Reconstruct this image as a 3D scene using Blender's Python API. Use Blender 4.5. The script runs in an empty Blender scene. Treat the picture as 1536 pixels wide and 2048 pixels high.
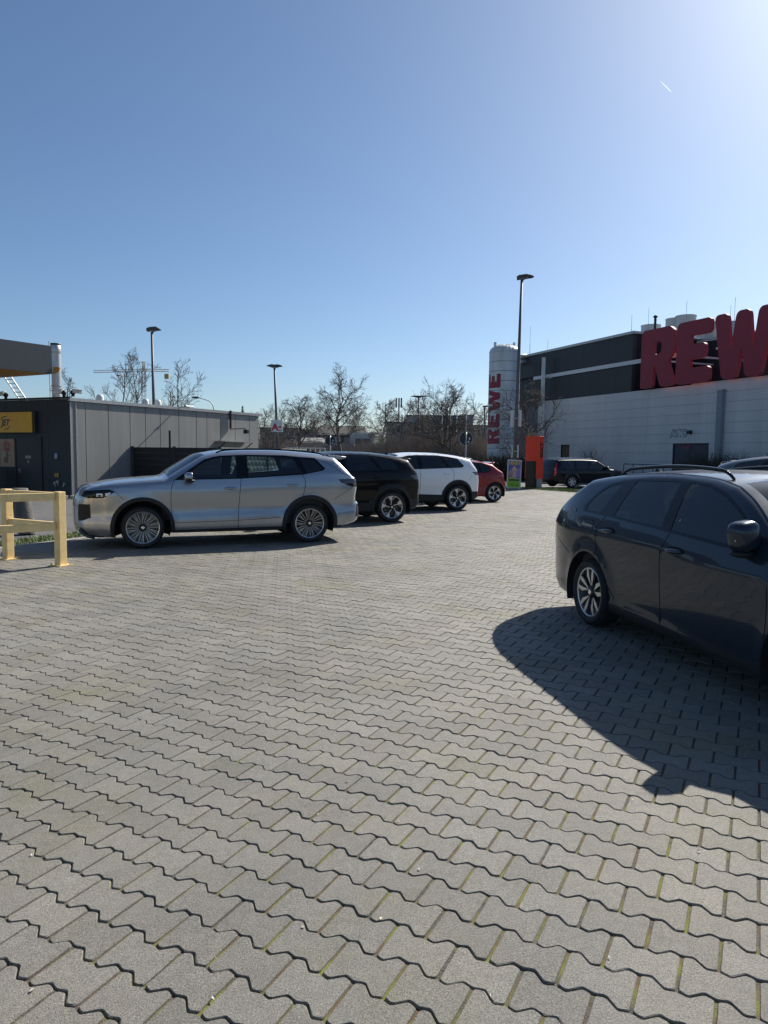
import bpy, math, random
import numpy as np
from mathutils import Vector, Matrix
from mathutils.geometry import delaunay_2d_cdt

# ------------------------------------------------------------------ camera, sky, sun, exposure
sc = bpy.context.scene
col = sc.collection
F, PIT, ROLL, EYE = 1420.0, 0.083, -0.012, 1.6      # focal length in photo pixels, pitch, roll, eye height
IW, IH = 1536, 2048
FW = Vector((0, math.cos(PIT), -math.sin(PIT)))
UPV = Vector((0, math.sin(PIT), math.cos(PIT)))
RT = Vector((1, 0, 0))
r_ = RT * math.cos(ROLL) - UPV * math.sin(ROLL)
u_ = RT * math.sin(ROLL) + UPV * math.cos(ROLL)
cam = bpy.data.cameras.new('camera')
cam.sensor_fit = 'VERTICAL'
cam.sensor_height = 36.0
cam.lens = F / IH * 36.0
cam.clip_start = 0.05
cam.clip_end = 20000
camo = bpy.data.objects.new('camera', cam)
col.objects.link(camo)
mw = Matrix((r_, u_, -FW)).transposed().to_4x4()
mw.translation = Vector((0, 0, EYE))
camo.matrix_world = mw
sc.camera = camo

SUN_AZ, SUN_EL = math.radians(38.0), math.radians(37.0)   # azimuth measured from +Y towards +X
w = bpy.data.worlds.new('World')
sc.world = w
w.use_nodes = True
nt = w.node_tree
nt.nodes.clear()
sky = nt.nodes.new('ShaderNodeTexSky')
sky.sky_type = 'NISHITA'
sky.sun_disc = False
sky.sun_elevation = SUN_EL
sky.sun_rotation = SUN_AZ
sky.altitude = 100
sky.air_density = 0.85
sky.dust_density = 0.85
sky.ozone_density = 4.0
bg = nt.nodes.new('ShaderNodeBackground')
bg.inputs['Strength'].default_value = 0.070
wo = nt.nodes.new('ShaderNodeOutputWorld')
tintn = nt.nodes.new('ShaderNodeMix')          # white balance of the whole sky
tintn.data_type = 'RGBA'
tintn.blend_type = 'MULTIPLY'
tintn.inputs[0].default_value = 1.0
tintn.inputs[7].default_value = (0.92, 0.985, 1.0, 1)
nt.links.new(sky.outputs[0], tintn.inputs[6])
nt.links.new(tintn.outputs[2], bg.inputs[0])
nt.links.new(bg.outputs[0], wo.inputs[0])

sun = bpy.data.lights.new('sun', 'SUN')
sun.energy = 4.6
sun.angle = math.radians(0.53)
sun.color = (1.0, 0.94, 0.84)
suno = bpy.data.objects.new('sun', sun)
col.objects.link(suno)
SD = Vector((math.sin(SUN_AZ) * math.cos(SUN_EL), math.cos(SUN_AZ) * math.cos(SUN_EL), math.sin(SUN_EL)))
suno.rotation_euler = SD.to_track_quat('Z', 'Y').to_euler()
suno.location = (10, -10, 30)

vs = sc.view_settings
vs.view_transform = 'Standard'
vs.look = 'None'
vs.gamma = 1.0
vs.exposure = 0.66
vs.use_curve_mapping = False

# ------------------------------------------------------------------ pixel helpers (photo pixels to places)
def ray(px, py):
    u, v = px - IW / 2, IH / 2 - py
    return r_ * u + u_ * v + FW * F
def onground(px, py, z=0.0):
    d = ray(px, py)
    t = (z - EYE) / d.z
    return Vector((d.x * t, d.y * t, z))
def atY(px, py, Y):
    d = ray(px, py)
    t = Y / d.y
    return Vector((d.x * t, Y, EYE + d.z * t))
def onwall(px, py, o, e):
    """distance along the wall direction e from o, and height, of the point of that wall seen at a pixel"""
    d = ray(px, py)
    n = (-e[1], e[0])
    t = (o[0] * n[0] + o[1] * n[1]) / (d.x * n[0] + d.y * n[1])
    return (d.x * t - o[0]) * e[0] + (d.y * t - o[1]) * e[1], EYE + d.z * t

# ------------------------------------------------------------------ materials
MATS = {}
def M(name, c, rough=0.6, metal=0.0, var=0.15, scale=6.0, bump=0.0, bscale=80.0, coat=0.0, spec=0.5, dark=None, streak=False):
    if name in MATS:
        return MATS[name]
    m = bpy.data.materials.new(name)
    m.use_nodes = True
    t = m.node_tree
    N, L = t.nodes, t.links
    p = N['Principled BSDF']
    p.inputs['Roughness'].default_value = rough
    p.inputs['Metallic'].default_value = metal
    p.inputs['Specular IOR Level'].default_value = spec
    p.inputs['Coat Weight'].default_value = coat
    p.inputs['Coat Roughness'].default_value = 0.04
    tc = N.new('ShaderNodeTexCoord')
    if var > 0:
        no = N.new('ShaderNodeTexNoise')
        no.inputs['Scale'].default_value = scale
        no.inputs['Detail'].default_value = 6
        no.inputs['Roughness'].default_value = 0.65
        if streak:
            mp = N.new('ShaderNodeMapping')
            mp.inputs['Scale'].default_value = (1, 1, 0.12)
            L.new(tc.outputs['Object'], mp.inputs[0])
            L.new(mp.outputs[0], no.inputs['Vector'])
        else:
            L.new(tc.outputs['Object'], no.inputs['Vector'])
        mx = N.new('ShaderNodeMix')
        mx.data_type = 'RGBA'
        rp = N.new('ShaderNodeMapRange')
        rp.inputs[1].default_value = 0.3
        rp.inputs[2].default_value = 0.7
        L.new(no.outputs[0], rp.inputs[0])
        L.new(rp.outputs[0], mx.inputs[0])
        a = dark if dark else tuple(x * (1 - var) for x in c)
        b = tuple(min(1, x * (1 + var)) for x in c)
        mx.inputs[6].default_value = (*a, 1)
        mx.inputs[7].default_value = (*b, 1)
        L.new(mx.outputs[2], p.inputs['Base Color'])
    else:
        p.inputs['Base Color'].default_value = (*c, 1)
    if bump > 0:
        n2 = N.new('ShaderNodeTexNoise')
        n2.inputs['Scale'].default_value = bscale
        n2.inputs['Detail'].default_value = 4
        L.new(tc.outputs['Object'], n2.inputs['Vector'])
        bp = N.new('ShaderNodeBump')
        bp.inputs['Strength'].default_value = bump
        bp.inputs['Distance'].default_value = 0.01
        L.new(n2.outputs[0], bp.inputs['Height'])
        L.new(bp.outputs[0], p.inputs['Normal'])
    MATS[name] = m
    return m

def glass(name, tint=(0.5, 0.55, 0.55), rough=0.0):
    if name in MATS:
        return MATS[name]
    m = bpy.data.materials.new(name)
    m.use_nodes = True
    t = m.node_tree
    N, L = t.nodes, t.links
    N.clear()
    out = N.new('ShaderNodeOutputMaterial')
    tr = N.new('ShaderNodeBsdfTransparent')
    tr.inputs[0].default_value = (*tint, 1)
    gl = N.new('ShaderNodeBsdfGlossy')
    gl.inputs['Roughness'].default_value = rough
    fr = N.new('ShaderNodeFresnel')
    fr.inputs[0].default_value = 1.8      # both faces of the pane
    mx = N.new('ShaderNodeMixShader')
    L.new(fr.outputs[0], mx.inputs[0])
    L.new(tr.outputs[0], mx.inputs[1])
    L.new(gl.outputs[0], mx.inputs[2])
    L.new(mx.outputs[0], out.inputs[0])
    MATS[name] = m
    return m

def carpaint(name, c, metal=0.6, rough=0.38, dirt=0.25, dirtcol=(0.2, 0.18, 0.15), coat=1.0):
    m = bpy.data.materials.new(name)
    m.use_nodes = True
    t = m.node_tree
    N, L = t.nodes, t.links
    p = N['Principled BSDF']
    p.inputs['Metallic'].default_value = metal
    p.inputs['Coat Weight'].default_value = coat
    p.inputs['Specular IOR Level'].default_value = 0.1
    tc = N.new('ShaderNodeTexCoord')
    no = N.new('ShaderNodeTexNoise')
    no.inputs['Scale'].default_value = 2.5
    no.inputs['Detail'].default_value = 8
    no.inputs['Roughness'].default_value = 0.7
    L.new(tc.outputs['Object'], no.inputs['Vector'])
    sx = N.new('ShaderNodeSeparateXYZ')
    L.new(tc.outputs['Object'], sx.inputs[0])
    mr = N.new('ShaderNodeMapRange')       # road film: more of it low on the body, where the wheels throw it
    mr.inputs[1].default_value = 0.9
    mr.inputs[2].default_value = 0.25
    mr.inputs[3].default_value = 0.12
    mr.inputs[4].default_value = 1.0
    L.new(sx.outputs['Z'], mr.inputs[0])
    rp = N.new('ShaderNodeMapRange')
    rp.inputs[1].default_value = 0.42
    rp.inputs[2].default_value = 0.75
    L.new(no.outputs[0], rp.inputs[0])
    mu = N.new('ShaderNodeMath')
    mu.operation = 'MULTIPLY'
    L.new(mr.outputs[0], mu.inputs[0])
    L.new(rp.outputs[0], mu.inputs[1])
    mu2 = N.new('ShaderNodeMath')
    mu2.operation = 'MULTIPLY'
    mu2.inputs[1].default_value = dirt
    L.new(mu.outputs[0], mu2.inputs[0])
    mx = N.new('ShaderNodeMix')
    mx.data_type = 'RGBA'
    mx.inputs[6].default_value = (*c, 1)
    mx.inputs[7].default_value = (*dirtcol, 1)
    L.new(mu2.outputs[0], mx.inputs[0])
    L.new(mx.outputs[2], p.inputs['Base Color'])
    ra = N.new('ShaderNodeMath')
    ra.operation = 'MULTIPLY_ADD'
    ra.inputs[1].default_value = 0.35
    ra.inputs[2].default_value = 0.03
    L.new(mu2.outputs[0], ra.inputs[0])
    L.new(ra.outputs[0], p.inputs['Coat Roughness'])
    p.inputs['Roughness'].default_value = rough
    MATS[name] = m
    return m

# ------------------------------------------------------------------ object helpers
def link(o):
    col.objects.link(o)
    return o
def tag(o, label=None, cat=None, group=None, kind=None):
    if label: o['label'] = label
    if cat: o['category'] = cat
    if group: o['group'] = group
    if kind: o['kind'] = kind
    return o
def thing(name, label, cat, loc=(0, 0, 0), rz=0.0, group=None):
    o = bpy.data.objects.new(name, None)
    o.empty_display_size = 0.2
    link(o)
    o.location = loc
    o.rotation_euler = (0, 0, rz)
    return tag(o, label, cat, group)
def obj(name, me, mat=None, parent=None):
    o = bpy.data.objects.new(name, me)
    link(o)
    if mat is not None and not me.materials:
        for m in (mat if isinstance(mat, (list, tuple)) else [mat]):
            me.materials.append(m)
    if parent is not None:
        o.parent = parent
    return o
def copy_tree(o, parent=None):
    c = o.copy()
    link(c)
    if parent is not None:
        c.parent = parent
    for ch in o.children:
        copy_tree(ch, c)
    return c
def bev(o, wd=0.01, seg=2):
    b = o.modifiers.new('bevel', 'BEVEL')
    b.width = wd
    b.segments = seg
    b.limit_method = 'ANGLE'
    return o

class MB:
    def __init__(s):
        s.v, s.f, s.mi = [], [], []
        s.cur = 0
    def add(s, vs_, fs, mi=None):
        o = len(s.v)
        s.v += [tuple(x) for x in vs_]
        s.f += [tuple(i + o for i in f) for f in fs]
        s.mi += [s.cur if mi is None else mi] * len(fs)
        return s
    def box(s, x0, x1, y0, y1, z0, z1, mt=None, mi=None):
        vs_ = [(x, y, z) for x in (x0, x1) for y in (y0, y1) for z in (z0, z1)]
        if mt is not None:
            vs_ = [mt @ Vector(q) for q in vs_]
        return s.add(vs_, [(0, 1, 3, 2), (4, 6, 7, 5), (0, 4, 5, 1), (2, 3, 7, 6), (0, 2, 6, 4), (1, 5, 7, 3)], mi)
    def bar(s, a, b, wd, ht, up=(0, 0, 1)):
        a, b = Vector(a), Vector(b)
        d = (b - a).normalized()
        upv = Vector(up)
        if abs(d.dot(upv)) > 0.99:
            upv = Vector((1, 0, 0))
        sd = d.cross(upv).normalized() * (wd / 2)
        u = sd.cross(d).normalized() * (ht / 2)
        vs_ = [p + i * sd + j * u for p in (a, b) for i, j in ((-1, -1), (1, -1), (1, 1), (-1, 1))]
        return s.add(vs_, [(3, 2, 1, 0), (4, 5, 6, 7), (0, 1, 5, 4), (1, 2, 6, 5), (2, 3, 7, 6), (3, 0, 4, 7)])
    def tube(s, pts, rad, n=8, caps=True):
        pts = [Vector(p) for p in pts]
        if not isinstance(rad, (list, tuple)):
            rad = [rad] * len(pts)
        vs_, fs = [], []
        prev = None
        for i, p in enumerate(pts):
            d = (pts[min(i + 1, len(pts) - 1)] - pts[max(i - 1, 0)]).normalized()
            if prev is None:
                a = Vector((0, 0, 1)) if abs(d.z) < 0.9 else Vector((1, 0, 0))
                sx = d.cross(a).normalized()
            else:
                sx = (prev - d * prev.dot(d)).normalized()
            prev = sx
            sy = d.cross(sx)
            for k in range(n):
                an = 2 * math.pi * k / n
                vs_.append(p + (sx * math.cos(an) + sy * math.sin(an)) * rad[i])
        for i in range(len(pts) - 1):
            for k in range(n):
                k2 = (k + 1) % n
                fs.append((i * n + k, i * n + k2, (i + 1) * n + k2, (i + 1) * n + k))
        if caps:
            fs.append(tuple(range(n - 1, -1, -1)))
            fs.append(tuple((len(pts) - 1) * n + k for k in range(n)))
        return s.add(vs_, fs)
    def lathe(s, prof, n=32, axis='z', c=(0, 0, 0), a0=0.0, a1=2 * math.pi):
        full = abs(a1 - a0 - 2 * math.pi) < 1e-6
        m = n if full else n + 1
        vs_, fs = [], []
        for (r, h) in prof:
            for k in range(m):
                an = a0 + (a1 - a0) * k / n
                x, y = r * math.cos(an), r * math.sin(an)
                if axis == 'z':
                    q = (c[0] + x, c[1] + y, c[2] + h)
                else:
                    q = (c[0] + x, c[1] + h, c[2] + y)
                vs_.append(q)
        for i in range(len(prof) - 1):
            for k in range(n):
                k2 = (k + 1) % m
                q = (i * m + k, i * m + k2, (i + 1) * m + k2, (i + 1) * m + k)
                fs.append(q if axis == 'z' else q[::-1])
        return s.add(vs_, fs)
    def ellipsoid(s, c, r, n=14, m=8, mt=None, e=1.0):
        pw = lambda x: math.copysign(abs(x) ** e, x)
        vs_, fs = [], []
        for i in range(m + 1):
            th = math.pi * i / m
            for k in range(n):
                an = 2 * math.pi * k / n
                q = Vector((r[0] * pw(math.sin(th)) * pw(math.cos(an)), r[1] * pw(math.sin(th)) * pw(math.sin(an)), r[2] * pw(math.cos(th))))
                if mt is not None:
                    q = mt @ q
                vs_.append(q + Vector(c))
        for i in range(m):
            for k in range(n):
                k2 = (k + 1) % n
                fs.append((i * n + k, (i + 1) * n + k, (i + 1) * n + k2, i * n + k2))
        return s.add(vs_, fs)
    def prism(s, poly, d, mt=None, mi=None):
        """polygon in the xz plane, from y=0 to y=d"""
        n = len(poly)
        vs_ = [(x, 0, z) for x, z in poly] + [(x, d, z) for x, z in poly]
        if mt is not None:
            vs_ = [mt @ Vector(q) for q in vs_]
        fs = [tuple(range(n)), tuple(range(2 * n - 1, n - 1, -1))] + [(i, i + n, (i + 1) % n + n, (i + 1) % n) for i in range(n)]
        return s.add(vs_, fs, mi)
    def mesh(s, name, smooth=False):
        me = bpy.data.meshes.new(name)
        me.from_pydata(s.v, [], s.f)
        if any(s.mi):
            me.polygons.foreach_set('material_index', s.mi)
        if smooth:
            me.polygons.foreach_set('use_smooth', [True] * len(me.polygons))
        me.validate()
        me.update()
        return me
    def build(s, name, mat, parent=None, smooth=False):
        return obj(name, s.mesh(name, smooth), mat, parent)

def wallmat(o, e, nrm):
    """matrix: local x along the wall, y out of the wall (towards the viewer), z up"""
    m = Matrix(((e[0], nrm[0], 0, o[0]), (e[1], nrm[1], 0, o[1]), (0, 0, 1, 0), (0, 0, 0, 1)))
    return m

def in_poly(X, Y, poly):
    X, Y = np.asarray(X), np.asarray(Y)
    c = np.zeros(X.shape, bool)
    n = len(poly)
    for i in range(n):
        x1, y1 = poly[i]
        x2, y2 = poly[(i + 1) % n]
        if y1 == y2:
            continue
        k = ((y1 > Y) != (y2 > Y)) & (X < (x2 - x1) * (Y - y1) / (y2 - y1) + x1)
        c ^= k
    return c
def seg_dist(X, Y, a, b):
    """least distance from each point to any of the segments a[i]-b[i]"""
    P = np.stack([X, Y], -1)[:, None, :]
    a, b = np.asarray(a)[None], np.asarray(b)[None]
    d = b - a
    l2 = np.maximum((d ** 2).sum(-1), 1e-12)
    t = np.clip(((P - a) * d).sum(-1) / l2, 0, 1)
    q = a + t[..., None] * d
    return np.sqrt(((P - q) ** 2).sum(-1).min(1))
def cdt(points, edges):
    r = delaunay_2d_cdt([Vector((float(p[0]), float(p[1]))) for p in points], edges, [], 0, 1e-5)
    V = np.array([(v.x, v.y) for v in r[0]])
    T = np.array([f for f in r[2] if len(f) == 3])
    return V, T
def fillet(poly, rads, n=5):
    out = []
    m = len(poly)
    for i in range(m):
        p, a, b = Vector(poly[i]), Vector(poly[i - 1]), Vector(poly[(i + 1) % m])
        r = rads[i] if isinstance(rads, (list, tuple)) else rads
        d1, d2 = (a - p), (b - p)
        l = min(r, d1.length * 0.48, d2.length * 0.48)
        q1, q2 = p + d1.normalized() * l, p + d2.normalized() * l
        for k in range(n + 1):
            t = k / n
            out.append(tuple((1 - t) ** 2 * q1 + 2 * t * (1 - t) * p + t * t * q2))
    return out
def textmesh(body, size, extrude=0.004, bold=0.0, shear=0.0):
    cu = bpy.data.curves.new('lettering', 'FONT')
    cu.body = body
    cu.size = size
    cu.extrude = extrude
    cu.offset = bold
    cu.shear = shear
    cu.align_x = 'CENTER'
    cu.align_y = 'CENTER'
    o = bpy.data.objects.new('lettering', cu)
    link(o)
    bpy.context.view_layer.update()
    me = bpy.data.meshes.new_from_object(o.evaluated_get(bpy.context.evaluated_depsgraph_get()))
    bpy.data.objects.remove(o)
    return me
rng = random.Random(7)

# ------------------------------------------------------------------ ground, paving, grass
asphalt = M('asphalt', (0.105, 0.105, 0.108), 0.85, var=0.22, scale=1.2, bump=0.6, bscale=160)
me = bpy.data.meshes.new('ground')
R_ = 4000.0
me.from_pydata([(-R_, -R_, -0.03), (R_, -R_, -0.03), (R_, R_, -0.03), (-R_, R_, -0.03)], [], [(0, 1, 2, 3)])
tag(obj('ground', me, asphalt), 'grey asphalt of the drive and the road around the car park', None, None, 'structure')

LA = Vector((-6.1, 11.5))                # left edge of the paving runs along the noses of the parked cars
LD = Vector((0.45, 0.893)).normalized()
LEFT0, LEFT1 = LA - LD * 16, LA + LD * 24.0
PAVE = [tuple(LEFT0), tuple(LEFT1), (6.75, 33.35), (8.46, 29.7), (10.8, 24.5), (17.0, 10.0), (17.0, -2.7)]

def bedmat():
    m = bpy.data.materials.new('joint_sand')
    m.use_nodes = True
    t = m.node_tree
    N, L = t.nodes, t.links
    p = N['Principled BSDF']
    p.inputs['Roughness'].default_value = 0.95
    tc = N.new('ShaderNodeTexCoord')
    def noise(s, d=4):
        n = N.new('ShaderNodeTexNoise')
        n.inputs['Scale'].default_value = s
        n.inputs['Detail'].default_value = d
        L.new(tc.outputs['Object'], n.inputs['Vector'])
        return n
    def rng_(n, a, b):
        r = N.new('ShaderNodeMapRange')
        r.inputs[1].default_value = a
        r.inputs[2].default_value = b
        L.new(n.outputs[0], r.inputs[0])
        return r
    def mix(f, a, b):
        x = N.new('ShaderNodeMix')
        x.data_type = 'RGBA'
        L.new(f.outputs[0], x.inputs[0])
        for i, q in ((6, a), (7, b)):
            if isinstance(q, tuple):
                x.inputs[i].default_value = (*q, 1)
            else:
                L.new(q.outputs[2], x.inputs[i])
        return x
    sand = mix(rng_(noise(220, 2), 0.35, 0.65), (0.02, 0.018, 0.016), (0.15, 0.14, 0.125))
    moss = mix(rng_(noise(9, 5), 0.4, 0.6), (0.13, 0.085, 0.045), (0.17, 0.19, 0.03))
    # moss grows in a broad patch of joints
    vd = N.new('ShaderNodeVectorMath')
    vd.operation = 'DISTANCE'
    vd.inputs[1].default_value = (0.25, 2.7, 0)
    mpg = N.new('ShaderNodeMapping')
    mpg.inputs['Scale'].default_value = (1.0, 0.62, 0)
    mpg.inputs['Location'].default_value = (0, 1.0, 0)
    L.new(tc.outputs['Object'], mpg.inputs[0])
    L.new(mpg.outputs[0], vd.inputs[0])
    wob = N.new('ShaderNodeMath')
    wob.operation = 'MULTIPLY_ADD'
    wob.inputs[1].default_value = 1.6
    L.new(noise(0.9, 3).outputs[0], wob.inputs[0])
    L.new(vd.outputs['Value'], wob.inputs[2])
    a = rng_(wob, 2.7, 1.7)
    b = rng_(noise(7, 4), 0.38, 0.55)
    mu = N.new('ShaderNodeMath')
    mu.operation = 'MULTIPLY'
    L.new(a.outputs[0], mu.inputs[0])
    L.new(b.outputs[0], mu.inputs[1])
    fin = mix(mu, sand, moss)
    L.new(fin.outputs[2], p.inputs['Base Color'])
    bp = N.new('ShaderNodeBump')
    bp.inputs['Distance'].default_value = 0.004
    L.new(noise(260, 2).outputs[0], bp.inputs['Height'])
    L.new(bp.outputs[0], p.inputs['Normal'])
    return m
me = bpy.data.meshes.new('paving')
me.from_pydata([(x, y, -0.0068) for x, y in PAVE], [], [tuple(range(len(PAVE)))[::-1]])
paving = tag(obj('paving', me, bedmat()), 'grey bone-shaped concrete paving of the car park', None, None, 'structure')

def stonemat():
    m = bpy.data.materials.new('concrete_stone')
    m.use_nodes = True
    t = m.node_tree
    N, L = t.nodes, t.links
    p = N['Principled BSDF']
    p.inputs['Roughness'].default_value = 0.66
    p.inputs['Specular IOR Level'].default_value = 0.4
    tc = N.new('ShaderNodeTexCoord')
    ge = N.new('ShaderNodeNewGeometry')
    oi = N.new('ShaderNodeObjectInfo')
    def noise(s, d=4, ro=0.6):
        n = N.new('ShaderNodeTexNoise')
        n.inputs['Scale'].default_value = s
        n.inputs['Detail'].default_value = d
        n.inputs['Roughness'].default_value = ro
        L.new(ge.outputs['Position'], n.inputs['Vector'])
        return n
    ad = N.new('ShaderNodeMath')
    ad.operation = 'ADD'
    L.new(ge.outputs['Random Per Island'], ad.inputs[0])
    L.new(oi.outputs['Random'], ad.inputs[1])
    fr = N.new('ShaderNodeMath')
    fr.operation = 'FRACT'
    L.new(ad.outputs[0], fr.inputs[0])
    def val(src, a, b, lo, hi):
        r = N.new('ShaderNodeMapRange')
        r.inputs[1].default_value, r.inputs[2].default_value = a, b
        r.inputs[3].default_value, r.inputs[4].default_value = lo, hi
        L.new(src.outputs[0], r.inputs[0])
        return r
    def mul(a, b):
        x = N.new('ShaderNodeMath')
        x.operation = 'MULTIPLY'
        L.new(a.outputs[0], x.inputs[0])
        L.new(b.outputs[0], x.inputs[1])
        return x
    g = mul(val(fr, 0, 1, 0.87, 1.11), val(noise(0.45, 6, 0.7), 0.32, 0.68, 0.80, 1.14))
    g = mul(g, val(noise(150, 3, 0.8), 0.32, 0.68, 0.48, 1.5))
    g = mul(g, val(noise(24, 5, 0.7), 0.3, 0.7, 0.88, 1.12))
    g = mul(g, val(noise(900, 1), 0.66, 0.74, 1.0, 1.7))
    g = mul(g, val(noise(2.2, 6, 0.75), 0.60, 0.74, 1.0, 0.66))
    mx = N.new('ShaderNodeMix')
    mx.data_type = 'RGBA'
    mx.blend_type = 'MULTIPLY'
    mx.inputs[0].default_value = 1
    tint = N.new('ShaderNodeMix')
    tint.data_type = 'RGBA'
    tint.inputs[6].default_value = (0.197, 0.190, 0.173, 1)
    tint.inputs[7].default_value = (0.219, 0.204, 0.175, 1)
    L.new(val(noise(1.3, 4), 0.35, 0.65, 0, 1).outputs[0], tint.inputs[0])
    L.new(tint.outputs[2], mx.inputs[6])
    cc = N.new('ShaderNodeCombineColor')
    for i in range(3):
        L.new(g.outputs[0], cc.inputs[i])
    L.new(cc.outputs[0], mx.inputs[7])
    L.new(mx.outputs[2], p.inputs['Base Color'])
    mossy = N.new('ShaderNodeMix')              # thin film of algae in patches
    mossy.data_type = 'RGBA'
    mossy.blend_type = 'MULTIPLY'
    L.new(val(noise(0.8, 5, 0.7), 0.52, 0.68, 0.0, 0.8).outputs[0], mossy.inputs[0])
    L.new(mx.outputs[2], mossy.inputs[6])
    mossy.inputs[7].default_value = (0.88, 0.90, 0.66, 1)
    L.new(mossy.outputs[2], p.inputs['Base Color'])
    bp = N.new('ShaderNodeBump')
    bp.inputs['Strength'].default_value = 1.0
    bp.inputs['Distance'].default_value = 0.004
    L.new(noise(240, 4, 0.75).outputs[0], bp.inputs['Height'])
    L.new(bp.outputs[0], p.inputs['Normal'])
    return m
stone = stonemat()

PL, PR, PE, PM = 0.2173, 0.15053, 0.0835, 0.0670     # stone length, row pitch, half widths at the ends and at the waist
PYAW = -0.4857
P0 = Vector((-0.166, 2.323))
ax = Vector((math.cos(PYAW), math.sin(PYAW)))
ay = Vector((-math.sin(PYAW), math.cos(PYAW)))
def stone_ring(inset):
    h, f = PL / 2, 0.034
    up = [(h, PE), (h - f, PE + .0105), (f, PM - .0105), (0, PM), (-f, PM - .0105), (-h + f, PE + .0105), (-h, PE)]
    lo = [(-x, -y) for x, y in up]
    pts = [Vector(p) for p in up + lo]
    n = len(pts)
    out = []
    for i in range(n):
        a, b, c = pts[i - 1], pts[i], pts[(i + 1) % n]
        n1 = Vector((-(b - a).y, (b - a).x)).normalized()
        n2 = Vector((-(c - b).y, (c - b).x)).normalized()
        k = (n1 + n2)
        k = k / max(0.3, k.dot(n1))
        q = b + k * inset
        q.x *= 1 - 0.0018 / (PL / 2)          # the straight joints are the wider ones
        out.append(q)
    return out
def stone_faces(NS):
    f = []
    for k in (0, 1):
        for i in range(NS):
            j = (i + 1) % NS
            f.append((k * NS + i, k * NS + j, (k + 1) * NS + j, (k + 1) * NS + i))
    f.append(tuple(range(2 * NS, 3 * NS)))
    return f
def stone_verts(rnd, fine):
    g0, g1 = stone_ring(0.0035), stone_ring(0.0056)   # foot of the chamfer, edge of the flat top
    j = lambda s: rnd.uniform(-s, s)
    g0 = [(p.x + j(.0008), p.y + j(.0008)) for p in g0]
    g1 = [(p.x + j(.0012), p.y + j(.0012)) for p in g1]
    if fine:
        g0, g1 = fillet(g0, .008, 2), fillet(g1, .008, 2)
    v = [(x, y, -0.03) for x, y in g0] + [(x, y, -0.0028) for x, y in g0] + [(x, y, j(.0005)) for x, y in g1]
    return v
def stone_mesh(name, rnd):
    v = stone_verts(rnd, True)
    m = bpy.data.meshes.new(name)
    m.from_pydata(v, [], stone_faces(len(v) // 3))
    m.materials.append(stone)
    return m
cells = []
for r in range(-260, 40):
    for c in range(-170, 170):
        a = (c + (0.0 if r % 2 else 0.5)) * PL
        b = -r * PR
        q = P0 + ax * a + ay * b
        if q.y < 0.6 or abs(q.x) > q.y * 0.72 + 1.6:
            continue
        cells.append((q.x, q.y))
cells = np.array(cells)
shr = Vector((0, 0))
cells = cells[in_poly(cells[:, 0], cells[:, 1], PAVE)]
def to_px(x, y):
    d = Vector((x, y, -EYE))
    z = d.dot(FW)
    return IW / 2 + F * d.dot(r_) / z, IH / 2 - F * d.dot(u_) / z
pxs = np.array([to_px(x, y) for x, y in cells])
inview = (pxs[:, 0] > -10) & (pxs[:, 0] < IW + 10) & (pxs[:, 1] < IH + 12)
dist = np.hypot(cells[:, 0], cells[:, 1]) + np.where(inview, 0, 1000)
order = np.argsort(dist)
rp = random.Random(3)
variants = [stone_mesh('paver', rp) for _ in range(8)]
for k in order[:300]:
    x, y = cells[k]
    me_ = variants[rp.randrange(8)]
    o = bpy.data.objects.new('paver', me_)
    link(o)
    o.parent = paving
    o.location = (x, y, rp.uniform(-0.0016, 0.0016))
    o.rotation_euler = (rp.uniform(-.009, .009), rp.uniform(-.009, .009), PYAW + rp.uniform(-.006, .006) + (math.pi if rp.random() < .5 else 0))
rest = order[300:]
rn = np.random.default_rng(5)
def batch(idx, fine):
    n = len(idx)
    tv = np.array([stone_verts(rp, fine) for _ in range(5)])
    V0 = tv[rn.integers(0, 5, n)]
    zz = rn.uniform(-0.0016, 0.0016, n)
    tx, ty = rn.uniform(-.009, .009, n), rn.uniform(-.009, .009, n)
    an = PYAW + rn.uniform(-.006, .006, n)
    Xl, Yl = V0[:, :, 0], V0[:, :, 1]
    VX = cells[idx, 0][:, None] + Xl * np.cos(an)[:, None] - Yl * np.sin(an)[:, None]
    VY = cells[idx, 1][:, None] + Xl * np.sin(an)[:, None] + Yl * np.cos(an)[:, None]
    VZ = V0[:, :, 2] + zz[:, None] + Xl * ty[:, None] + Yl * tx[:, None]
    f0 = stone_faces(V0.shape[1] // 3)
    flat = np.concatenate([np.array(f) for f in f0])
    loops = (flat[None] + (np.arange(n) * V0.shape[1])[:, None]).reshape(-1)
    return np.stack([VX, VY, VZ], -1).reshape(-1, 3), loops, np.tile([len(f) for f in f0], n)
rd_ = np.hypot(cells[rest, 0], cells[rest, 1])
A_, B_ = batch(rest[rd_ < 6.5], True), batch(rest[rd_ >= 6.5], False)
VV = np.concatenate([A_[0], B_[0]])
loops = np.concatenate([A_[1], B_[1] + len(A_[0])])
tot = np.concatenate([A_[2], B_[2]])
me = bpy.data.meshes.new('pavers')
me.vertices.add(len(VV))
me.vertices.foreach_set('co', VV.astype(np.float32).ravel())
me.loops.add(len(loops))
me.loops.foreach_set('vertex_index', loops.astype(np.int32))
me.polygons.add(len(tot))
me.polygons.foreach_set('loop_start', np.concatenate([[0], np.cumsum(tot)[:-1]]).astype(np.int32))
me.polygons.foreach_set('loop_total', tot.astype(np.int32))
me.update(calc_edges=True)
me.shade_flat()
me.materials.append(stone)
tag(obj('pavers', me, None, paving), None, None, None, 'stuff')

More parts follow.
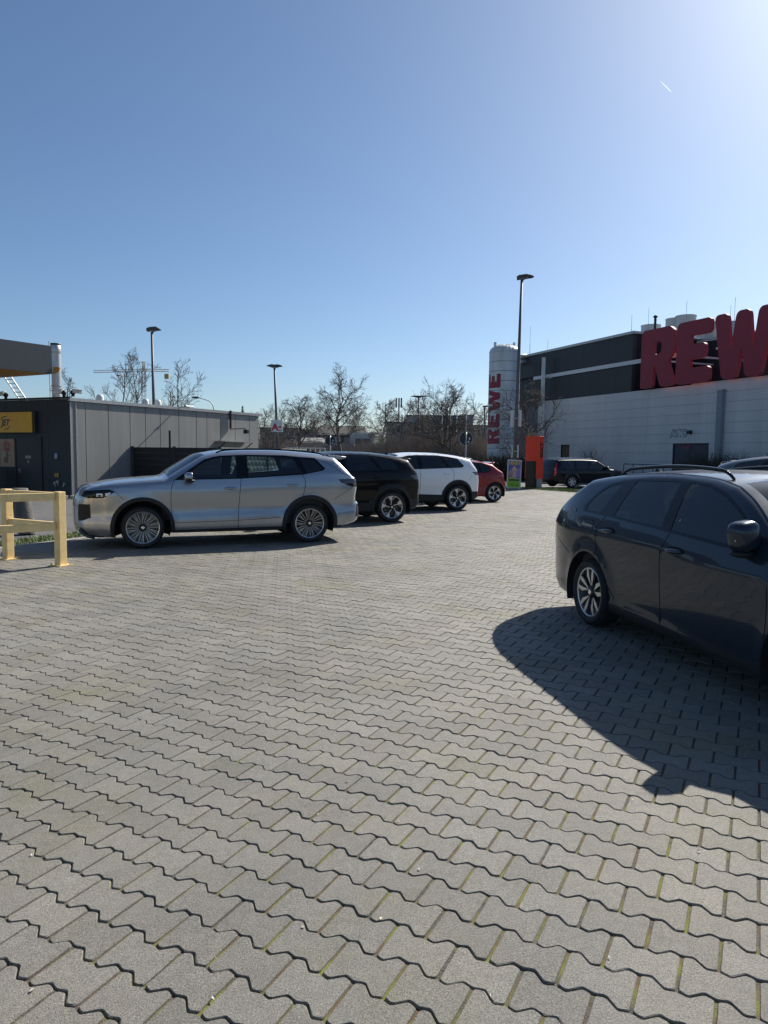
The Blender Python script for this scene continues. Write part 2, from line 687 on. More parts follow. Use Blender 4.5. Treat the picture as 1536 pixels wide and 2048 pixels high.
# kerbs
concrete = M('kerb_concrete', (0.34, 0.33, 0.31), 0.85, var=0.2, scale=5, bump=0.4, bscale=120)
def kerb_run(pts, name='kerb', wd=0.1, top=0.01, label='flush concrete edging beside the grass strip'):
    root = tag(obj(name, MB().box(0, 0.01, 0, 0.01, -0.2, -0.19).mesh(name), concrete), label, None, None, 'structure')
    for a, b in zip(pts[:-1], pts[1:]):
        a, b = Vector(a), Vector(b)
        L_ = (b - a).length
        k = max(1, int(L_ / 1.0))
        for i in range(k):
            p, q = a.lerp(b, i / k), a.lerp(b, (i + 1) / k)
            d = (q - p).normalized() * 0.004
            mb = MB()
            mb.bar((p.x + d.x, p.y + d.y, top - 0.125), (q.x - d.x, q.y - d.y, top - 0.125), wd, 0.25)
            bev(mb.build('kerb_stone', concrete, root), 0.008, 2)
    return root
kerb_run([tuple(LA - LD * 4), tuple(LEFT1)], label='flush concrete edging along the left side of the paving')
kerb_run([(6.8, 33.45), (8.55, 29.74), (10.9, 24.55)], label='flush concrete edging along the far side of the paving')

# grass
soil = M('verge_soil', (0.045, 0.05, 0.02), 0.95, var=0.4, scale=12, bump=0.8, bscale=60)
blade = M('grass_blade', (0.14, 0.20, 0.035), 0.6, var=0.45, scale=3)
def grass_strip(name, poly, n, label, hmin=0.03, hmax=0.075):
    m = bpy.data.meshes.new(name + '_soil')
    m.from_pydata([(x, y, 0.004) for x, y in poly], [], [tuple(range(len(poly)))])
    so = tag(obj('verge', m, soil), label[0], None, None, 'structure')
    xs, ys = [p[0] for p in poly], [p[1] for p in poly]
    r = np.random.default_rng(len(name))
    X = r.uniform(min(xs), max(xs), n * 6)
    Y = r.uniform(min(ys), max(ys), n * 6)
    k = in_poly(X, Y, poly)
    X, Y = X[k][:n], Y[k][:n]
    n = len(X)
    h = r.uniform(hmin, hmax, n)
    a = r.uniform(0, math.pi, n)
    lx, ly = r.normal(0, .5, n) * h, r.normal(0, .5, n) * h
    wd = r.uniform(.004, .009, n)
    v = np.empty((n, 3, 3))
    v[:, 0] = np.stack([X - np.cos(a) * wd, Y - np.sin(a) * wd, np.zeros(n)], -1)
    v[:, 1] = np.stack([X + np.cos(a) * wd, Y + np.sin(a) * wd, np.zeros(n)], -1)
    v[:, 2] = np.stack([X + lx, Y + ly, h], -1)
    m = bpy.data.meshes.new(name)
    m.from_pydata(v.reshape(-1, 3).tolist(), [], np.arange(3 * n).reshape(-1, 3).tolist())
    tag(obj('grass', m, blade), label[1], 'grass', None, 'stuff')
n1 = Vector((-LD.y, LD.x))
s0, s1 = LA + n1 * 0.06 - LD * 1.5, LA + n1 * 0.06 + LD * 19
grass_strip('grassleft', [tuple(s0), tuple(s1), tuple(s1 + n1 * 0.7), tuple(s0 + n1 * 0.7)], 26000,
            ('narrow soil strip of the verge left of the paving', 'short green grass on the verge in front of the silver car'))
grass_strip('grassright_', [(6.5, 33.6), (8.63, 29.75), (11.0, 24.6), (13.0, 26.0), (9.4, 32.0), (7.6, 33.9), (6.4, 34.4), (4.0, 34.6), (4.2, 33.4)], 26000,
            ('soil of the verge beside the road', 'short green grass on the verge below the orange pylon'), 0.04, 0.1)

# pale road markings beyond the verge
# small litter and dry leaf bits on the stones
lit = MB()
rl = random.Random(11)
for i in range(50):
    px, py = rl.uniform(0, 1536), rl.uniform(1010, 2000)
    q = onground(px, py)
    s = rl.uniform(0.003, 0.008) * (1 + q.y * 0.08)
    a = rl.uniform(0, 6.28)
    b = s * rl.uniform(.25, .9)
    c, d = math.cos(a), math.sin(a)
    lit.add([(q.x + c * s, q.y + d * s, 0.004), (q.x - d * b, q.y + c * b, 0.009), (q.x - c * s, q.y - d * s, 0.004), (q.x + d * b, q.y - c * b, 0.006)], [(0, 1, 2, 3)])
tag(lit.build('litter', M('dry_leaf', (0.5, 0.46, 0.38), 0.8, var=0.4, scale=2)), 'pale leaf crumbs and paper specks scattered on the paving', 'litter', None, 'stuff')

# ------------------------------------------------------------------ cars
rubber = M('tyre_rubber', (0.022, 0.022, 0.023), 0.75, var=0.25, scale=20, bump=0.3, bscale=60)
plastic = M('black_plastic', (0.02, 0.02, 0.022), 0.6, spec=.35, var=0.2, scale=10, bump=0.2, bscale=300)
gloss_black = M('gloss_black', (0.005, 0.005, 0.006), 0.1, var=0.0, spec=.35)
gapm = M('panel_gap', (0.004, 0.004, 0.004), 0.9, var=0)
alloy = M('machined_alloy', (0.62, 0.62, 0.63), 0.32, 0.9, var=0.08)
alloy_dark = M('dark_alloy', (0.015, 0.015, 0.017), 0.35, 0.3, var=0.1)
steel_dark = M('brake_steel', (0.16, 0.155, 0.15), 0.5, 0.8, var=0.2, scale=30)
seatm = M('seat_fabric', (0.03, 0.031, 0.034), 0.9, var=0.2, scale=15)
trimm = M('cabin_trim', (0.02, 0.02, 0.022), 0.8, var=0.1)
chrome = M('chrome', (0.75, 0.75, 0.76), 0.1, 1.0, var=0)
lamp_clear = M('lamp_clear', (0.75, 0.77, 0.8), 0.15, 0.0, var=0, coat=1)
lamp_red = M('lamp_red', (0.30, 0.010, 0.012), 0.12, 0.0, var=0.2, scale=30, coat=1)
lamp_smoke = M('lamp_smoke', (0.03, 0.016, 0.02), 0.1, 0.0, var=0.3, scale=25, coat=1)
g_clear = glass('side_glass', (0.78, 0.84, 0.82))
g_dark = glass('privacy_glass', (0.10, 0.115, 0.12))
g_mid = glass('tinted_glass', (0.42, 0.47, 0.46))

def catmull(pts, step=0.045):
    P = [Vector(p) for p in pts]
    if len(P) == 2:
        k = max(2, int((P[1] - P[0]).length / step))
        return [P[0].lerp(P[1], i / k) for i in range(k + 1)]
    P = [2 * P[0] - P[1]] + P + [2 * P[-1] - P[-2]]
    out = []
    for i in range(1, len(P) - 2):
        p0, p1, p2, p3 = P[i - 1], P[i], P[i + 1], P[i + 2]
        k = max(2, int((p2 - p1).length / step))
        for j in range(k):
            t = j / k
            out.append(0.5 * (2 * p1 + (p2 - p0) * t + (2 * p0 - 5 * p1 + 4 * p2 - p3) * t * t + (3 * p1 - p0 - 3 * p2 + p3) * t ** 3))
    out.append(P[-2])
    return out

def wheel_meshes(sp):
    """tyre, rim, hub, brake disc about the y axis, outer face towards +y"""
    R, rr, wd = sp['R'], sp['rim'], sp.get('tw', 0.225)
    h = wd / 2
    ty = MB()
    sw = R - rr
    ty.lathe([(rr - .004, -h * .8), (rr + sw * .45, -h), (R - .03, -h * .93), (R - .006, -h * .75), (R, -h * .3), (R, h * .3), (R - .006, h * .75), (R - .03, h * .93),
              (rr + sw * .62, h * 1.0), (rr + sw * .3, h * .98), (rr + .006, h * .84), (rr - .004, h * .78)], 56, 'y')
    rim = MB()
    rim.lathe([(rr + .004, h * .80), (rr - .004, h * .84), (rr - .014, h * .80), (rr - .018, h * .5), (rr - .03, -h * .2), (rr - .03, -h * .8)], 48, 'y')
    kind = sp['rimkind']
    yf = h * 0.70
    def quadspoke(a0, a1, w0, w1, r0, r1, y0, y1, mi=0, twist=0.0):
        p = []
        for (r, a, ww, y) in ((r0, a0, w0, y0), (r1, a1, w1, y1)):
            d, s = Vector((math.cos(a), 0, math.sin(a))), Vector((-math.sin(a), 0, math.cos(a)))
            for sg in (-1, 1):
                q = d * r + s * (ww / 2 * sg)
                p.append((q.x, y, q.z))
                p.append((q.x, y - .022, q.z))
        rim.add(p, [(0, 4, 6, 2), (1, 3, 7, 5), (0, 1, 5, 4), (2, 6, 7, 3), (4, 5, 7, 6), (0, 2, 3, 1)][:5], mi)
    def sector(a0, a1, b0, b1, r0, r1, y0, y1, mi):
        vs_ = [(r0 * math.cos(a0), y0, r0 * math.sin(a0)), (r0 * math.cos(a1), y0, r0 * math.sin(a1)), (r1 * math.cos(b1), y1, r1 * math.sin(b1)), (r1 * math.cos(b0), y1, r1 * math.sin(b0))]
        vs2 = [(x, y - .02, z) for x, y, z in vs_]
        rim.add(vs_ + vs2, [(0, 3, 2, 1), (4, 5, 6, 7), (0, 1, 5, 4), (1, 2, 6, 5), (2, 3, 7, 6), (3, 0, 4, 7)], mi)
    T = 2 * math.pi
    if kind == 'fan':
        for k in range(20):
            a = T * k / 20
            quadspoke(a - .03, a + .05, .005, .008, .055, rr - .012, yf - .012, yf + .012, 0)
            if k % 2 == 0:
                quadspoke(a + .02, a + .20, .004, .007, rr * .42, rr - .012, yf - .004, yf + .012, 0)
        rim.lathe([(.0, yf + .004), (.05, yf + .004), (.06, yf - .01), (rr * .3, yf - .02)], 24, 'y')
        rim.mi[-3 * 24:] = [1] * (3 * 24)
    elif kind == 'pinwheel':
        for k in range(5):
            a = T * k / 5 + .3
            sector(a - .42, a + .18, a - .16, a + .30, .05, rr - .013, yf - .015, yf, 1)
            quadspoke(a - .1, a + .32, .016, .024, .05, rr - .012, yf - .004, yf + .014, 0)
            sector(a + .1, a + .32, a - .02, a + .44, rr * .62, rr - .012, yf, yf + .012, 0)
            quadspoke(a + .30, a + .72, .012, .018, rr * .60, rr - .012, yf + .004, yf + .010, 0)
        rim.lathe([(.0, yf + .006), (.04, yf + .006), (.06, yf - .012), (rr * .35, yf - .02)], 24, 'y')
        rim.mi[-3 * 24:] = [1] * (3 * 24)
    elif kind == 'petal':
        for k in range(5):
            a = T * k / 5 + math.pi / 2
            for sg in (-1, 1):
                sector(a + sg * .10 - .05, a + sg * .10 + .05, a + sg * .27 - .13, a + sg * .27 + .13, .06, rr * .66, yf - .008, yf + .008, 0)
                sector(a + sg * .27 - .13, a + sg * .27 + .13, a + sg * .22 - .07, a + sg * .22 + .07, rr * .66, rr - .012, yf + .008, yf + .010, 0)
            sector(a - .17, a + .17, a - .1, a + .1, .05, rr - .012, yf - .03, yf - .012, 1)
        rim.lathe([(.0, yf + .004), (.038, yf + .004), (.055, yf - .008), (.075, yf - .02)], 24, 'y')
        rim.mi[-3 * 24:] = [1] * (3 * 24)
    else:
        for k in range(6):
            a = T * k / 6
            sector(a - .36, a + .36, a - .13, a + .13, .05, rr - .012, yf, yf + .01, 0)
        rim.lathe([(.0, yf + .012), (.035, yf + .012), (.05, yf), (.075, yf - .01)], 24, 'y')
    hub = MB()
    hub.lathe([(0, yf + .010), (.022, yf + .010), (.026, yf + .007)], 16, 'y')
    br = MB()
    br.lathe([(0, -.01), (rr * .68, -.01), (rr * .68, -.03), (0, -.03)], 32, 'y')
    br.lathe([(rr * .68, -h * .75), (rr - .02, -h * .75)], 32, 'y')
    for s_ in (-1,):
        br.box(-.05, .05, -.04, .02, rr * .45, rr * .72)
    return ty.mesh('tyre', True), rim.mesh('rim'), hub.mesh('hub'), br.mesh('brake_disc')

def build_car(sp, name, label, paint, loc, heading, group=None, mats={}):
    root = thing(name, label, 'car', (loc[0], loc[1], 0), math.atan2(heading[1], heading[0]), group)
    W2, R, WB, ra = sp['w'], sp['R'], sp['WB'], sp['ra']
    Hr = sp['H']
    # ---- edge outline
    ol, tags = [], []
    for tg, pts in sp['outline']:
        c = catmull(pts)
        if ol and (Vector(ol[-1]) - c[0]).length < 0.004:
            c = c[1:]
        ol += [tuple(p) for p in c]
        tags += [tg] * len(c)
    OA, OB = np.array(ol[:-1]), np.array(ol[1:])
    xf, xr = max(p[0] for p in ol), min(p[0] for p in ol)
    bx, bz = zip(*sorted(sp['belt']))
    zt = np.linspace(0, 1.6, 400)
    lowt = np.interp(zt, *zip(*sp.get('low', [(0, .80), (.12, .90), (.2, .95), (.30, .972), (.42, .975), (.52, .966), (.70, .992), (.82, 1.0), (.90, .992), (1.0, .968), (1.6, .93)])))
    sk = sp.get('soft', 10)
    kern = np.exp(-np.linspace(-2.5, 2.5, 2 * sk + 1) ** 2)
    lowt = np.convolve(np.pad(lowt, sk, 'edge'), kern / kern.sum(), 'valid')
    up1 = sp.get('up', (.968, .19, .07))
    rx, ry = sp.get('round', (.085, .07))
    cf, lf, cr, lr = sp.get('plan', (.23, 1.0, .15, .8))
    def S(x, z, edge=True):
        x, z = np.atleast_1d(np.asarray(x, float)), np.atleast_1d(np.asarray(z, float))
        b = np.interp(x, bx, bz)
        lo = np.interp(z / b, zt, lowt)
        t = (z - b) / (Hr - b)
        u = up1[0] - up1[1] * t - up1[2] * t * t
        k = np.clip((z - b) / .03 + .5, 0, 1)
        f = lo * (1 - k) + u * k
        p = 1 - cf * np.clip(1 - (xf - x) / lf, 0, 1) ** 2.2 - cr * np.clip(1 - (x - xr) / lr, 0, 1) ** 2.2
        y = W2 * f * p
        for xw in (0, WB):
            d = np.hypot(x - xw, z - R)
            y = y + sp.get('flare', .02) * np.exp(-((d - ra) / .075) ** 2)
        if edge:
            dd = np.clip(seg_dist(x, z, OA, OB), 0, rx)
            y = y - ry * (1 - np.sqrt(np.clip(1 - ((rx - dd) / rx) ** 2, 0, 1)))
        return y
    S1 = lambda x, z: float(S(x, z)[0])
    # ---- side polygon with wheel arches
    zs, zr_, zf_ = sp['sill'], ol[-1][1], ol[0][1]
    def arc(xc, za, zb, n=26):
        a0 = math.pi - math.asin(max(-1, (za - R) / ra))
        a1 = math.asin(max(-1, (zb - R) / ra))
        return [(xc + ra * math.cos(a0 + (a1 - a0) * i / n), R + ra * math.sin(a0 + (a1 - a0) * i / n)) for i in range(n + 1)]
    bottom = arc(0, zr_, zs) + arc(WB, zs, zf_)
    poly = ol + bottom
    pts, edges = [], []
    def addpoly(pl, closed=True):
        o = len(pts)
        q = []
        m = len(pl)
        for i in range(m if closed else m - 1):
            a, b = Vector(pl[i]), Vector(pl[(i + 1) % m])
            k = max(1, int((b - a).length / .06))
            q += [tuple(a.lerp(b, j / k)) for j in range(k)]
        if not closed:
            q.append(tuple(pl[-1]))
        pts.extend(q)
        for i in range(len(q) - (0 if closed else 1)):
            edges.append((o + i, o + (i + 1) % len(q)))
    addpoly(poly)
    for rg in sp['regions']:
        addpoly(rg[1])
    EA = np.array([pts[a] for a, b in edges])
    EB = np.array([pts[b] for a, b in edges])
    hgrid = 0.055
    gx, gz = np.meshgrid(np.arange(xr, xf, hgrid), np.arange(.15, Hr + .1, hgrid))
    gx, gz = gx.ravel(), gz.ravel()
    k = in_poly(gx, gz, poly)
    gx, gz = gx[k], gz[k]
    extra = []
    for i in range(len(ol)):
        a, b = Vector(ol[max(i - 1, 0)]), Vector(ol[min(i + 1, len(ol) - 1)])
        nn = Vector(((b - a).y, -(b - a).x)).normalized()
        for off in (.006, .018, .038, .065):
            q = Vector(ol[i]) - nn * off
            q2 = Vector(ol[i]) + nn * off
            extra += [tuple(q), tuple(q2)]
    ex = np.array(extra)
    kk = in_poly(ex[:, 0], ex[:, 1], poly)
    ex = ex[kk]
    de = seg_dist(ex[:, 0], ex[:, 1], EA, EB)
    ex = ex[de > .0045]
    dg = np.minimum(seg_dist(gx, gz, EA, EB), 1)
    dO = seg_dist(gx, gz, OA, OB)
    k = (dg > .018) & (dO > .075)
    allp = pts + [tuple(p) for p in ex] + list(zip(gx[k], gz[k]))
    V, T = cdt(allp, edges)
    cx, cz = V[T].mean(1).T
    ok = in_poly(cx, cz, poly)
    T, cx, cz = T[ok], cx[ok], cz[ok]
    assign = np.full(len(T), -1)
    for i, rg in enumerate(sp['regions']):
        k = (assign < 0) & in_poly(cx, cz, rg[1])
        assign[k] = i
    Yv = S(V[:, 0], V[:, 1])
    e = .006
    gxv = (S(V[:, 0] + e, V[:, 1]) - S(V[:, 0] - e, V[:, 1])) / (2 * e)
    gzv = (S(V[:, 0], V[:, 1] + e) - S(V[:, 0], V[:, 1] - e)) / (2 * e)
    NR = np.stack([-gxv, np.ones_like(gxv), -gzv], -1)
    NR /= np.linalg.norm(NR, axis=1)[:, None]
    mat_of = dict(paint=paint, black=plastic, gloss=gloss_black, clear=g_clear, dark=g_dark, mid=g_mid, head=gloss_black, tail=lamp_red, smoke=lamp_smoke, gap=gapm, chrome=chrome)
    mat_of.update(mats)
    parts = {}
    def side_part(pname, sel, mt, parent_of, sgn, push=0.0):
        tri = T[sel]
        if not len(tri):
            return None
        u, inv = np.unique(tri, return_inverse=True)
        tri = inv.reshape(-1, 3)
        P = np.stack([V[u, 0], sgn * (Yv[u] + push), V[u, 1]], -1)
        nn = NR[u] * [1, sgn, 1]
        a, b, c = P[tri[:, 0]], P[tri[:, 1]], P[tri[:, 2]]
        fl = (np.cross(b - a, c - a)[:, 1] * sgn) < 0
        tri[fl] = tri[fl][:, ::-1]
        m = bpy.data.meshes.new(pname)
        m.from_pydata(P.tolist(), [], tri.tolist())
        m.polygons.foreach_set('use_smooth', [True] * len(m.polygons))
        m.normals_split_custom_set_from_vertices(nn.tolist())
        return obj(pname, m, mt, parent_of)
    for sgn in (1, -1):
        made = {}
        made[None] = root
        side_part('body_side', assign == -1, paint, root, sgn)
        todo = list(enumerate(sp['regions']))
        todo.sort(key=lambda q: 0 if q[1][3] is None else 1)
        for i, rg in todo:
            par = made.get(rg[3], root) or root
            o = side_part(rg[0], assign == i, mat_of[rg[2]], par, sgn, rg[4] if len(rg) > 4 else 0.0)
            if rg[0] not in made and o:
                made[rg[0]] = o
        # panel gaps
        for line, wd in sp['gaps']:
            gm = MB()
            c = catmull(line, .05)
            q = []
            for i, p in enumerate(c):
                d = (c[min(i + 1, len(c) - 1)] - c[max(i - 1, 0)]).normalized()
                nn = Vector((-d.y, d.x)) * (wd / 2)
                for s_ in (-1, 1):
                    z_ = p + nn * s_
                    q.append((z_.x, sgn * (S1(z_.x, z_.y) + .0016), z_.y))
            gm.add(q, [(2 * i, 2 * i + 1, 2 * i + 3, 2 * i + 2) for i in range(len(c) - 1)])
            gm.build('panel_gap', gapm, root)
        for (hx, hz, hl, tilt, owner) in sp['handles']:
            hm = MB()
            y0 = S1(hx, hz)
            mt = Matrix.Rotation(tilt, 3, 'Y')
            hm.ellipsoid((hx, sgn * (y0 + .008), hz), (hl / 2, .024, .021), 18, 8, mt)
            hm.build('door_handle', mat_of.get('handle', paint), made.get(owner, root), True)
            hm = MB()
            hm.ellipsoid((hx, sgn * (y0 - .003), hz), (hl / 2 * 1.08, .006, .036), 18, 6, mt)
            hm.build('handle_recess', gapm if sp.get('dark_recess') else paint, made.get(owner, root), True)
        if 'mirror' in sp:
            mx_, mz, msz = sp['mirror']
            y0 = S1(mx_, mz - .03)
            mm = MB()
            a = 14
            mm.ellipsoid((mx_, sgn * (y0 + sp.get('mirror_off', .13 * msz)), mz + .01), sp.get('mirror_r', (.085 * msz, .125 * msz, .085 * msz)), 24, 16, Matrix.Rotation(sgn * -.15, 3, 'Z') @ Matrix.Rotation(.18, 3, 'X'), .62)
            for i, q in enumerate(mm.v):     # flat glass side to the rear
                if q[0] < mx_ - .03:
                    mm.v[i] = (mx_ - .03 - (mx_ - .03 - q[0]) * .15, q[1], q[2])
            mo = mm.build('mirror', paint, root, True)
            mb = MB()
            mb.ellipsoid((mx_ - .005, sgn * (y0 + sp.get('mirror_off', .14)), mz - .055 * (1 if 'mirror_off' not in sp else 1.9)), (.075 * msz, .09 * msz, .03 * msz), 16, 8)
            mb.bar((mx_ + .01, sgn * (y0 - .03), mz - .05), (mx_, sgn * (y0 + .08), mz - .04), .09, .035)
            mb.build('mirror_foot', plastic, mo, True)
            ms = MB()
            ms.bar((mx_ + .07 * msz, sgn * (y0 + .07), mz - .02), (mx_ + .03 * msz, sgn * (y0 + sp.get('mirror_off', .15) + .085), mz - .012), .02, .018)
            ms.build('indicator', lamp_clear, mo)
        if sp.get('rail'):
            x0, x1, lift = sp['rail']
            rpts = [(x, z) for x, z in ol if x1 <= x <= x0 and z > Hr - .28]
            rm = MB()
            m_ = len(rpts)
            rpath = []
            for i, (x, z) in enumerate(rpts):
                t = i / (m_ - 1)
                k = min(1, min(t, 1 - t) / .10)
                rpath.append((x, sgn * (S1(x, z) - .055), z + .012 + lift * (k * (2 - k))))
            rm.tube(rpath, [.010 + .006 * min(1, min(i, m_ - 1 - i) / 3) for i in range(m_)], 8)
            rm.build('roof_rail', mat_of.get('rail', gloss_black), root, True)
        # arch liner
        for xw in (0, WB):
            lm = MB()
            yo = S1(xw, R + ra) - .004
            lm.lathe([(ra + .002, sgn * yo), (ra + .004, sgn * (yo - .30)), (.05, sgn * (yo - .30))], 24, 'y', (xw, 0, R), -.35, math.pi + .35)
            lm.build('wheel_arch', plastic, root, True)
    # ---- top skin
    bnd = {}
    for i, tg in enumerate(tags):
        bnd.setdefault(tg, []).append(i)
    tcol = [-1, -.985, -.95, -.90, -.8, -.6, -.4, -.2, 0, .2, .4, .6, .8, .90, .95, .985, 1]
    yed = S([p[0] for p in ol], [p[1] for p in ol])
    crown = sp['crown']
    nrm = []
    for i in range(len(ol)):
        a, b = Vector(ol[max(i - 2, 0)]), Vector(ol[min(i + 2, len(ol) - 1)])
        d = (b - a).normalized()
        nn = Vector((d.y, -d.x))
        nrm.append(nn if True else nn)
    cx0 = (xf + xr) / 2
    for i, nn in enumerate(nrm):             # make all of them point out of the car
        p = Vector(ol[i])
        if nn.dot(p - Vector((cx0, .6))) < 0:
            nrm[i] = -nn
    cr_i = np.array([crown.get(t, .04) for t in tags], float)
    ks = np.ones(5) / 5
    cr_i = np.convolve(np.pad(cr_i, 2, 'edge'), ks, 'valid')
    NT = len(tcol)
    grid = []
    for i in range(len(ol)):
        row = []
        for t in tcol:
            d = cr_i[i] * (1 - abs(t) ** 2.4)
            row.append((ol[i][0] + nrm[i].x * d, yed[i] * t, ol[i][1] + nrm[i].y * d))
        grid.append(row)
    top_mat = dict(bumper=paint, grille=plastic, hood=paint, windshield=None, roof=mat_of.get('roof', paint), rear_window=None, tailgate=paint, rear_bumper=mat_of.get('rear_bumper', paint))
    for tg, idx in bnd.items():
        i0, i1 = min(idx), max(idx)
        i1 = min(i1 + 1, len(ol) - 1) if tg != list(bnd)[-1] else i1
        def sheet(c0, c1, nm, mt, par=root):
            vs_, fs = [], []
            n_ = c1 - c0 + 1
            for i in range(i0, i1 + 1):
                vs_ += grid[i][c0:c1 + 1]
            for i in range(i1 - i0):
                for j in range(n_ - 1):
                    q = (i * n_ + j, i * n_ + j + 1, (i + 1) * n_ + j + 1, (i + 1) * n_ + j)
                    fs.append(q)
            m = MB()
            m.add(vs_, fs)
            return m.build(nm, mt, par, True)
        if top_mat.get(tg) is None:
            fr = sheet(0, 3, tg + '_pillar', paint if tg == 'windshield' else mat_of.get('rear_pillar', paint))
            sheet(NT - 4, NT - 1, tg + '_pillar', paint if tg == 'windshield' else mat_of.get('rear_pillar', paint))
            sheet(3, NT - 4, tg, g_mid if tg == 'windshield' else g_dark)
        else:
            sheet(0, NT - 1, tg, top_mat[tg])
    # spoiler
    if 'spoiler' in sp:
        prof, sy = sp['spoiler']
        m = MB()
        n_ = len(prof)
        ys = [-sy, -sy * .93, -sy * .5, 0, sy * .5, sy * .93, sy]
        for j, y in enumerate(ys):
            k = 0.0 if j in (0, 6) else 1.0
            zz_ = .018 * (1 - (y / sy) ** 2)
            xm, zm = prof[0]
            m.v += [(xm + (x - xm) * (.72 if not k else 1), y, zm + (z - zm) * (.8 if not k else 1) + zz_) for x, z in prof]
        for j in range(len(ys) - 1):
            for i in range(n_):
                i2 = (i + 1) % n_
                m.f.append((j * n_ + i, (j + 1) * n_ + i, (j + 1) * n_ + i2, j * n_ + i2))
        m.f += [tuple(range(n_)), tuple(range((len(ys) - 1) * n_ + n_ - 1, (len(ys) - 1) * n_ - 1, -1))]
        m.mi = [0] * len(m.f)
        bev(m.build('spoiler', mat_of.get('spoiler', paint), root), .012, 2)
    # shark fin aerial
    if sp.get('fin'):
        fxp, fz = sp['fin']
        m = MB()
        m.add([(fxp + .07, -.018, fz), (fxp + .07, .018, fz), (fxp - .09, .025, fz), (fxp - .09, -.025, fz), (fxp - .08, 0, fz + .062), (fxp - .04, 0, fz + .05)],
              [(0, 1, 5), (1, 2, 4, 5), (2, 3, 4), (3, 0, 5, 4)])
        m.build('aerial_fin', gloss_black, root)
    # underbody and cabin
    m = MB()
    yb = W2 * .84
    m.box(ra + .04, WB - ra - .04, -yb, yb, zs - .02, zs + .10)
    m.box(xr + .25, xf - .3, -yb * .62, yb * .62, zs - .03, zs + .06)
    m.build('underbody', trimm, root)
    bmin = min(bz)
    m = MB()
    m.box(-.30, WB - .55, -W2 * .90, W2 * .90, zs + .101, zs + .14)
    for s_ in (-1, 1):
        m.box(-.25, WB - .6, s_ * (W2 * .90), s_ * (W2 * .87), zs + .14, np.interp(1.0, bx, bz) - .03)
    m.box(WB - .62, WB - .30, -W2 * .84, W2 * .84, zs + .2, np.interp(WB - .5, bx, bz) - .03)      # dashboard
    m.box(xr + .35, -.05, -W2 * .78, W2 * .78, zs + .2, np.interp(-.2, bx, bz) - .22)                   # boot floor
    m.build('cabin', trimm, root)
    zseat = zs + .26
    def seat(x, y, wd, back):
        s_ = MB()
        s_.box(x - .05, x + .46, y - wd / 2, y + wd / 2, zseat - .08, zseat + .10)
        mt = Matrix.Translation((x, y, zseat + .05)) @ Matrix.Rotation(-.30, 4, 'Y')
        s_.box(-.12, .02, -wd / 2, wd / 2, 0, back, mt)
        s_.box(-.10, -.01, -.13, .13, back + .03, back + .22, mt)
        o = s_.build('seat', seatm, root)
        bev(o, .035, 3)
    xs_f, xs_r = WB * .47, WB * .14
    bk = (Hr - zseat) * .53
    for y in (-.38, .38):
        seat(xs_f, y * W2 / .9, .50, bk)
    for y in (-.42, 0, .42):
        seat(xs_r, y * W2 / .9, .40, bk * .95)
    m = MB()
    sx = WB * .47 + .62
    zc = np.interp(sx, bx, bz) - .06
    tp = [(sx + math.cos(a) * .06, .37 * W2 / .9 + .185 * math.sin(a), zc + .175 * math.cos(a)) for a in [2 * math.pi * i / 20 for i in range(21)]]
    m.tube(tp, .014, 6, False)
    m.build('steering_wheel', trimm, root, True)
    # wheels
    tm, rm_, hm_, bm_ = wheel_meshes(sp)
    tm.materials.append(rubber)
    rm_.materials.append(alloy)
    rm_.materials.append(alloy_dark if sp['rimkind'] != 'six' else alloy)
    hm_.materials.append(chrome)
    bm_.materials.append(steel_dark)
    for xw in (0, WB):
        for sgn in (1, -1):
            yo = S1(xw, R + ra) - .012 - sp.get('tw', .225) / 2 - sp.get('inset', .01)
            we = obj('wheel', tm, None, root)
            we.location = (xw, sgn * yo, R)
            turn = sp.get('turn', {}).get((xw > 0, sgn), 0)
            we.rotation_euler = (0, sp.get('spin', .2) * (1 + xw), (math.pi if sgn < 0 else 0) + (sp.get('steer', 0) if xw > 0 else 0))
            for nm, mm in (('rim', rm_), ('hub', hm_), ('brake_disc', bm_)):
                obj(nm, mm, None, we)
    return root, S1

def lamp_glow_piece(root, S1, quads, mt, nm):
    for q in quads:
        for sgn in (1, -1):
            m = MB()
            m.add([(x, sgn * (S1(x, z) + .003), z) for x, z in q], [tuple(range(len(q)))])
            m.build(nm, mt, root)

def arch_ring(xc, R, r0, r1, zlo, flat=0.0):
    a0 = math.pi - math.asin(max(-1, (zlo - R) / r1))
    a1 = math.asin(max(-1, (zlo - R) / r1))
    n = 24
    return [(xc + r1 * math.cos(a0 + (a1 - a0) * i / n), R + r1 * math.sin(a0 + (a1 - a0) * i / n)) for i in range(n + 1)]

